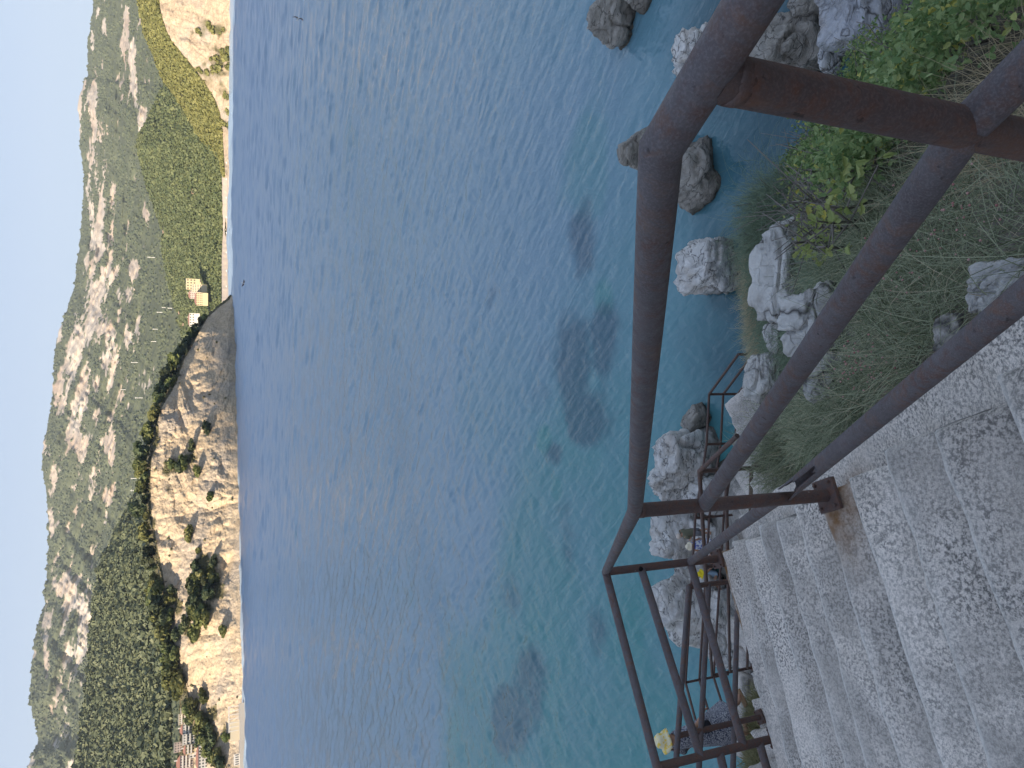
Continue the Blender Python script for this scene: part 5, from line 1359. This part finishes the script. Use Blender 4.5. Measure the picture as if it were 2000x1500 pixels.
# ------------------------------------------------------------------ people
def skin_mesh(name, verts, edges, radii, mat, parent, root=0, sub=2):
    me = bpy.data.meshes.new(name); me.from_pydata([tuple(v) for v in verts], edges, []); me.update(); me.materials.append(mat)
    o = link(name, me, None, parent)
    md = o.modifiers.new('skin', 'SKIN'); md.use_smooth_shade = True
    if not me.skin_vertices: return o
    for i, r_ in enumerate(radii):
        sv = me.skin_vertices[0].data[i]; sv.radius = r_ if isinstance(r_, tuple) else (r_, r_); sv.use_root = i == root
    ss = o.modifiers.new('smooth', 'SUBSURF'); ss.levels = sub; ss.render_levels = sub
    return o
M_SKIN = plain('skin', (0.50, 0.29, 0.20), 0.6, .06); M_SKIN2 = plain('tanned_skin', (0.40, 0.22, 0.15), 0.6, .06)
M_HAIR = plain('brown_hair', (0.09, 0.06, 0.04)); M_GREYHAIR = plain('light_grey_hair', (0.66, 0.57, 0.49))
def body(parent, J, mat, fem=True):
    """one continuous skin: J gives joint positions"""
    V, E, Rd = [], [], []
    def add(p, r_, prev=None):
        V.append(Vector(p)); Rd.append(r_)
        if prev is not None: E.append((prev, len(V) - 1))
        return len(V) - 1
    pel = add(J['pelvis'], (.15, .11)); sp_ = add(lerp(J['pelvis'], J['chest'], .5), (.125, .095), pel); ch = add(J['chest'], (.155, .105), sp_)
    nb = add(lerp(J['chest'], J['head'], .5), (.06, .06), ch); hd0 = add(lerp(J['chest'], J['head'], .72), (.062, .07), nb); hd = add(J['head'], (.082, .098), hd0)
    up = (Vector(J['head']) - Vector(J['chest'])).normalized(); add(Vector(J['head']) + up * .085, (.06, .075), hd)
    fw = Vector(J.get('look', (0, 1, 0))).normalized(); add(Vector(J['head']) + fw * .10 - up * .02, (.016, .02), hd)          # nose
    for sd in (-1, 1):
        k = 'l' if sd < 0 else 'r'
        s_ = add(J['sh' + k], .055, ch); e_ = add(lerp(J['sh' + k], J['el' + k], .55), .045, s_); e_ = add(J['el' + k], .037, e_); w_ = add(J['wr' + k], .026, e_)
        hdv = (Vector(J['wr' + k]) - Vector(J['el' + k])).normalized(); pm = add(Vector(J['wr' + k]) + hdv * .05, (.034, .018), w_)
        sdv = hdv.cross(Vector((0, 1, .2))).normalized()
        for q, ln in ((-.026, .065), (-.009, .078), (.009, .072), (.026, .055)):
            f1 = add(Vector(J['wr' + k]) + hdv * .09 + sdv * q, .009, pm); f2 = add(V[f1] + hdv * ln * .5 + Vector((0, -.008, 0)), .008, f1); add(V[f2] + hdv * ln * .5 + Vector((0, -.018, 0)), .007, f2)
        t1 = add(Vector(J['wr' + k]) + hdv * .035 + sdv * -.045, .010, w_); add(V[t1] + hdv * .035 - sdv * .012, .008, t1)
        h_ = add(J['hip' + k], (.085, .09), pel); m1 = add(lerp(J['hip' + k], J['kn' + k], .5), .072, h_); kn = add(J['kn' + k], .052, m1)
        cf = add(lerp(J['kn' + k], J['an' + k], .35), .053, kn); an = add(J['an' + k], .034, cf); ft = add(J['toe' + k], (.038, .022), an)
    return skin_mesh('body', V, E, Rd, mat, parent)
def loft(name, rings, mat, parent, seg=28, fold=0.0, seed=0):
    """rings: (centre, half width, half depth) from the top down"""
    rg_ = random.Random(seed); V, F = [], []
    n = len(rings)
    ph = [rg_.uniform(0, 6.28) for _ in range(4)]
    for i, (c_, a, b) in enumerate(rings):
        f_ = fold * (i / (n - 1)) ** 1.5
        for k in range(seg):
            th = 2 * math.pi * k / seg; g = 1 + f_ * (math.sin(5 * th + ph[0]) + .6 * math.sin(9 * th + ph[1])) * .5
            V.append(Vector(c_) + Vector((math.cos(th) * a * g, math.sin(th) * b * g, 0)))
    for i in range(n - 1):
        for k in range(seg):
            k2 = (k + 1) % seg; F.append((i * seg + k, (i + 1) * seg + k, (i + 1) * seg + k2, i * seg + k2))
    mb = MB(); mb.add(V, F); o = mb.build(name, mat, parent, smooth=True)
    so = o.modifiers.new('cloth', 'SOLIDIFY'); so.thickness = .006; so.offset = 1
    s2_ = o.modifiers.new('smooth', 'SUBSURF'); s2_.levels = 1; s2_.render_levels = 1
    return o
def pattern_mat(name, base, spots, scale, thr):
    m = NT(name); p = m.pos(obj=True); f = m.noise(p, scale, 3, .7)
    return m.out(m.mix(m.ramp(f, [(thr - .03, 0), (thr + .03, 1)]), base, spots))
def limb_cloth(name, pts, radii, mat, parent):
    mb = MB(); mb.tube(pts, list(radii), 14, caps=False); o = mb.build(name, mat, parent, smooth=True)
    so = o.modifiers.new('cloth', 'SOLIDIFY'); so.thickness = .006; so.offset = 1; return o
def sunhat(parent, top, tilt, mat, brim=.19, crown=.10, wav=.02, hh=.11):
    V, F = [], []; prof = [(0.001, hh), (crown * .7, hh * .96), (crown * .98, hh * .65), (crown * 1.03, 0.0), (brim * .8, -.02), (brim, -.045)]; seg = 30
    for i, (r_, z_) in enumerate(prof):
        for k in range(seg):
            th = 2 * math.pi * k / seg; V.append(Vector((r_ * math.cos(th), r_ * 1.1 * math.sin(th), z_ + (wav * math.sin(3 * th + 1) if i >= 4 else 0))))
    for i in range(len(prof) - 1):
        for k in range(seg): F.append((i * seg + k, (i + 1) * seg + k, (i + 1) * seg + (k + 1) % seg, i * seg + (k + 1) % seg))
    mb = MB(); mb.add([Matrix.Rotation(tilt[0], 3, 'X') @ Matrix.Rotation(tilt[1], 3, 'Y') @ v + Vector(top) for v in V], F)
    o = mb.build('hat', mat, parent, smooth=True); so = o.modifiers.new('cloth', 'SOLIDIFY'); so.thickness = .006; return o
STAND = dict(pelvis=(0, 0, .93), chest=(0, .01, 1.27), head=(0, .04, 1.56), shl=(-.17, 0, 1.38), shr=(.17, 0, 1.38), ell=(-.24, -.03, 1.10), elr=(.24, -.03, 1.10), wrl=(-.23, .10, .87), wrr=(.23, .10, .87),
    hipl=(-.09, 0, .88), hipr=(.09, 0, .88), knl=(-.10, .03, .48), knr=(.10, .03, .48), anl=(-.10, -.01, .08), anr=(.10, -.01, .08), toel=(-.11, .13, .03), toer=(.11, .13, .03))
def at_feet(x, y, Y):
    p = at_Y(x, y, Y); return p

# the woman in the dress, walking down below the landing with her back to the camera
pw = at_Y(1466, 1412, 8.75)
wm = empty('person', pw); wm.rotation_euler.z = R(-35)
tag(wm, 'woman in a navy speckled dress and yellow sun hat walking down past the railings', 'person')
J = dict(STAND); J.update(knr=(.14, .20, .52), anr=(.17, .26, .13), toer=(.19, .39, .05), anl=(-.10, -.10, .08), toel=(-.12, .03, .03), elr=(.25, .02, 1.12), wrr=(.27, .16, .93), ell=(-.27, -.04, 1.12), wrl=(-.28, .06, .90))
body(wm, J, M_SKIN)
M_DRESS = pattern_mat('navy_speckled_cloth', (0.030, 0.040, 0.085), (0.50, 0.50, 0.52), 70, .51)
loft('dress', [((0, .02, 1.44), .10, .07), ((0, .015, 1.41), .175, .105), ((0, .01, 1.30), .19, .125), ((0, .01, 1.12), .185, .13), ((0, .02, .95), .22, .165), ((.01, .04, .75), .27, .21), ((.02, .06, .55), .32, .26), ((.03, .07, .42), .35, .29)], M_DRESS, wm, fold=.16, seed=3)
for sd, k in ((-1, 'l'), (1, 'r')):
    limb_cloth('sleeve', [Vector(J['sh' + k]) + Vector((-.03 * sd, 0, .02)), lerp(J['sh' + k], J['el' + k], .45), lerp(J['sh' + k], J['el' + k], .85)], (.072, .075, .082), M_DRESS, wm)
M_HAT = pattern_mat('straw_and_yellow_cloth', (0.80, 0.72, 0.48), (0.84, 0.60, 0.10), 14, .53)
sunhat(wm, Vector(J['head']) + Vector((0, -.01, .045)), (R(-14), R(6)), M_HAT, brim=.165, crown=.095)
mb = MB(); mb.tube([Vector((-.12, .12, 1.40)), Vector((.02, -.09, 1.2)), Vector((.22, -.06, .98))], .012, 8); bag = mb.build('shoulder_bag', plain('black_bag_cloth', (0.02, 0.02, 0.025)), wm, smooth=True)
mb = MB(); mb.box((.25, -.02, .96), (.08, .17, .16)); bb = mb.build('bag_body', plain('black_bag_cloth', (0.02, 0.02, 0.025)), bag); bv = bb.modifiers.new('edge', 'BEVEL'); bv.width = .03; bv.segments = 3
for k in ('l', 'r'):
    mb = MB(); a = Vector(J['an' + k]); t_ = Vector(J['toe' + k]); dv = (t_ - a); dv.z = 0; dv.normalize(); ctr = a.lerp(t_, .45); ctr.z = min(a.z - .07, t_.z - .02)
    mb.box(ctr, (.09, .26, .025), M=Matrix.Rotation(math.atan2(-dv.x, dv.y), 3, 'Z')); mb.build('sandal', plain('tan_leather', (0.30, 0.19, 0.11)), wm)

# bathers on the slab by the sea
def stand_at(x, y):
    best = on_ground(x, y); d_ = ray(x, y).normalized()
    for o_ in COL.objects:
        if o_.name.startswith('sea_rock'):
            hit, loc_, nrm_, _ = o_.ray_cast(EYE - o_.location, d_)
            if hit and (best is None or (loc_ + o_.location - EYE).length < (best - EYE).length): best = loc_ + o_.location
    return best
bpy.context.view_layer.update()
pm_ = stand_at(1388, 1036)
mn = empty('person', pm_); mn.rotation_euler.z = R(60); tag(mn, 'man in an olive shirt standing on the pale slab, looking down', 'person')
J = dict(STAND); J.update(chest=(0, .06, 1.26), head=(0, .16, 1.52), look=(0, 1, -.6), shl=(-.19, .05, 1.37), shr=(.19, .05, 1.37), ell=(-.24, .06, 1.10), elr=(.24, .06, 1.10), wrl=(-.12, .28, 1.02), wrr=(.12, .28, 1.02))
body(mn, J, M_SKIN)
M_OLIVE = plain('olive_shirt', (0.17, 0.17, 0.12)); M_SHORT = plain('grey_swim_shorts', (0.22, 0.22, 0.24))
loft('shirt', [((0, .04, 1.44), .09, .07), ((0, .05, 1.40), .19, .11), ((0, .05, 1.27), .20, .135), ((0, .03, 1.08), .19, .14), ((0, .01, .88), .19, .145)], M_OLIVE, mn)
for sd, k in ((-1, 'l'), (1, 'r')):
    limb_cloth('sleeve', [Vector(J['sh' + k]) + Vector((-.03 * sd, 0, .02)), lerp(J['sh' + k], J['el' + k], .7)], (.075, .07), M_OLIVE, mn)
    limb_cloth('shorts', [Vector(J['hip' + k]) + Vector((0, 0, .06)), lerp(J['hip' + k], J['kn' + k], .85)], (.11, .10), M_SHORT, mn)
mb = MB(); V_, F_ = ico(3); mb.add([Vector(v * np.array([.098, .112, .095])) + Vector(J['head']) + Vector((0, -.02, .035)) for v in V_ if True], F_.tolist()); mb.build('hair', M_GREYHAIR, mn, smooth=True)

p2 = stand_at(1410, 1060)
pb = empty('person', p2); pb.rotation_euler.z = R(20); tag(pb, 'person in cream sun hat and blue and white print clothes beside the man', 'person')
J = dict(STAND); body(pb, J, M_SKIN2)
M_BLUE = pattern_mat('blue_white_print', (0.78, 0.79, 0.82), (0.06, 0.10, 0.42), 14, .52)
loft('dress', [((0, .02, 1.44), .09, .07), ((0, .01, 1.40), .18, .11), ((0, .01, 1.25), .19, .13), ((0, .0, 1.05), .185, .135), ((0, .0, .85), .22, .17), ((0, .01, .60), .25, .20)], M_BLUE, pb, fold=.08, seed=5)
sunhat(pb, Vector(J['head']) + Vector((0, 0, .045)), (0, 0), plain('cream_straw', (0.74, 0.66, 0.50)), brim=.17)

SIT = dict(pelvis=(0, 0, .13), chest=(0, -.12, .47), head=(0, -.10, .77), shl=(-.18, -.12, .58), shr=(.18, -.12, .58), ell=(-.26, -.25, .33), elr=(.26, -.02, .36), wrl=(-.27, -.35, .09), wrr=(.16, .18, .42),
    hipl=(-.09, .03, .12), hipr=(.09, .03, .12), knl=(-.13, .42, .36), knr=(.13, .44, .33), anl=(-.12, .72, .07), anr=(.12, .74, .07), toel=(-.13, .86, .03), toer=(.13, .88, .03))
for (x, y, Y, rz_, lab, shirt, hat) in [(1400, 1122, 24.3, R(120), 'seated bather in a light blue top and bright yellow hat, left of the landing post', plain('light_blue_cloth', (0.45, 0.62, 0.78)), plain('bright_yellow_cloth', (0.85, 0.66, 0.03))),
                                       (1400, 1082, 24.6, R(-60), 'bather reclining on a towel behind the landing post, bare arms and legs', plain('white_cloth', (0.72, 0.72, 0.72)), None)]:
    p = at_Y(x, y, Y) if hat else stand_at(x, y); s_ = empty('person', p); s_.rotation_euler.z = rz_; tag(s_, lab, 'person')
    J = dict(SIT); body(s_, J, M_SKIN)
    loft('shirt', [((0, -.11, .64), .09, .07), ((0, -.12, .60), .19, .11), ((0, -.10, .46), .19, .13), ((0, -.05, .28), .18, .135), ((0, 0, .08), .20, .15)], shirt, s_)
    if hat: sunhat(s_, Vector(J['head']) + Vector((0, 0, .05)), (R(10), 0), hat, brim=.2)
    else:
        mb = MB(); mb.add([Vector(v * np.array([.095, .108, .09])) + Vector(J['head']) + Vector((0, -.02, .035)) for v in V_], F_.tolist()); mb.build('hair', M_HAIR, s_, smooth=True)

# ------------------------------------------------------------------ gulls over the bay
M_GULL = plain('white_feathers', (0.80, 0.79, 0.77)); M_WING = plain('brown_grey_feathers', (0.17, 0.125, 0.105))
def gull(x, y, c_, span, wing_dir, up_amt, label, wing):
    p = at_c(x, y, c_); rt = empty('gull', p); tag(rt, label, 'bird', 'gulls flying over the bay')
    W = (DOWN * wing_dir[0] - RIGHT * wing_dir[1]).normalized(); B = (W.cross(FWD) * (1 - up_amt) + FWD * up_amt).normalized(); Z = W.cross(B)
    rt.rotation_euler = Matrix((W, B, Z)).transposed().to_euler()
    s_ = span / 1.2
    mb = MB(); mb.tube([Vector(q) * s_ for q in [(0, -.30, 0), (0, -.18, .0), (0, 0, .0), (0, .16, .01), (0, .25, .03), (0, .30, .02), (0, .36, .0)]], [r_ * s_ for r_ in (.03, .06, .085, .07, .045, .035, .008)], 12)
    b = mb.build('body', M_GULL, rt, smooth=True)
    for sd in (-1, 1):
        prof = [(.05, .14, -.10, .04), (.22, .17, -.06, .10), (.40, .12, -.08, .10), (.60, -.04, -.12, .04)]
        V = []
        for (xx, fr_, bk_, zz_) in prof:
            for (yy, th) in ((fr_, .012), (bk_, .004)): V += [Vector((xx * sd, yy, zz_ + th)) * s_, Vector((xx * sd, yy, zz_ - th)) * s_]
        F = []
        for i in range(3):
            a = i * 4; e = a + 4; F += [(a, a + 2, e + 2, e), (a + 1, e + 1, e + 3, a + 3), (a, e, e + 1, a + 1), (a + 2, a + 3, e + 3, e + 2)]
        F += [(0, 1, 3, 2), (12, 14, 15, 13)]
        mb = MB(); mb.add(V, F); mb.build('wing', wing, rt)
    mb = MB(); mb.add([Vector(q) * s_ for q in [(-.05, -.28, .01), (.05, -.28, .01), (.08, -.44, 0), (-.08, -.44, 0), (-.05, -.28, -.01), (.05, -.28, -.01), (.08, -.44, -.01), (-.08, -.44, -.01)]], [(0, 1, 2, 3), (7, 6, 5, 4), (0, 4, 5, 1), (1, 5, 6, 2), (2, 6, 7, 3), (3, 7, 4, 0)]); mb.build('tail', M_GULL, rt)
gull(582.5, 37, 82, 1.3, (.95, .31), .45, 'brown winged gull banking near the right end of the bay', M_WING)
gull(475, 553, 110, 1.1, (-.27, .96), .4, 'brown winged gull near the tip of the headland', M_WING)
gull(948.5, 768, 85, .75, (.97, .24), .35, 'small all white gull low over the middle of the bay', M_GULL)
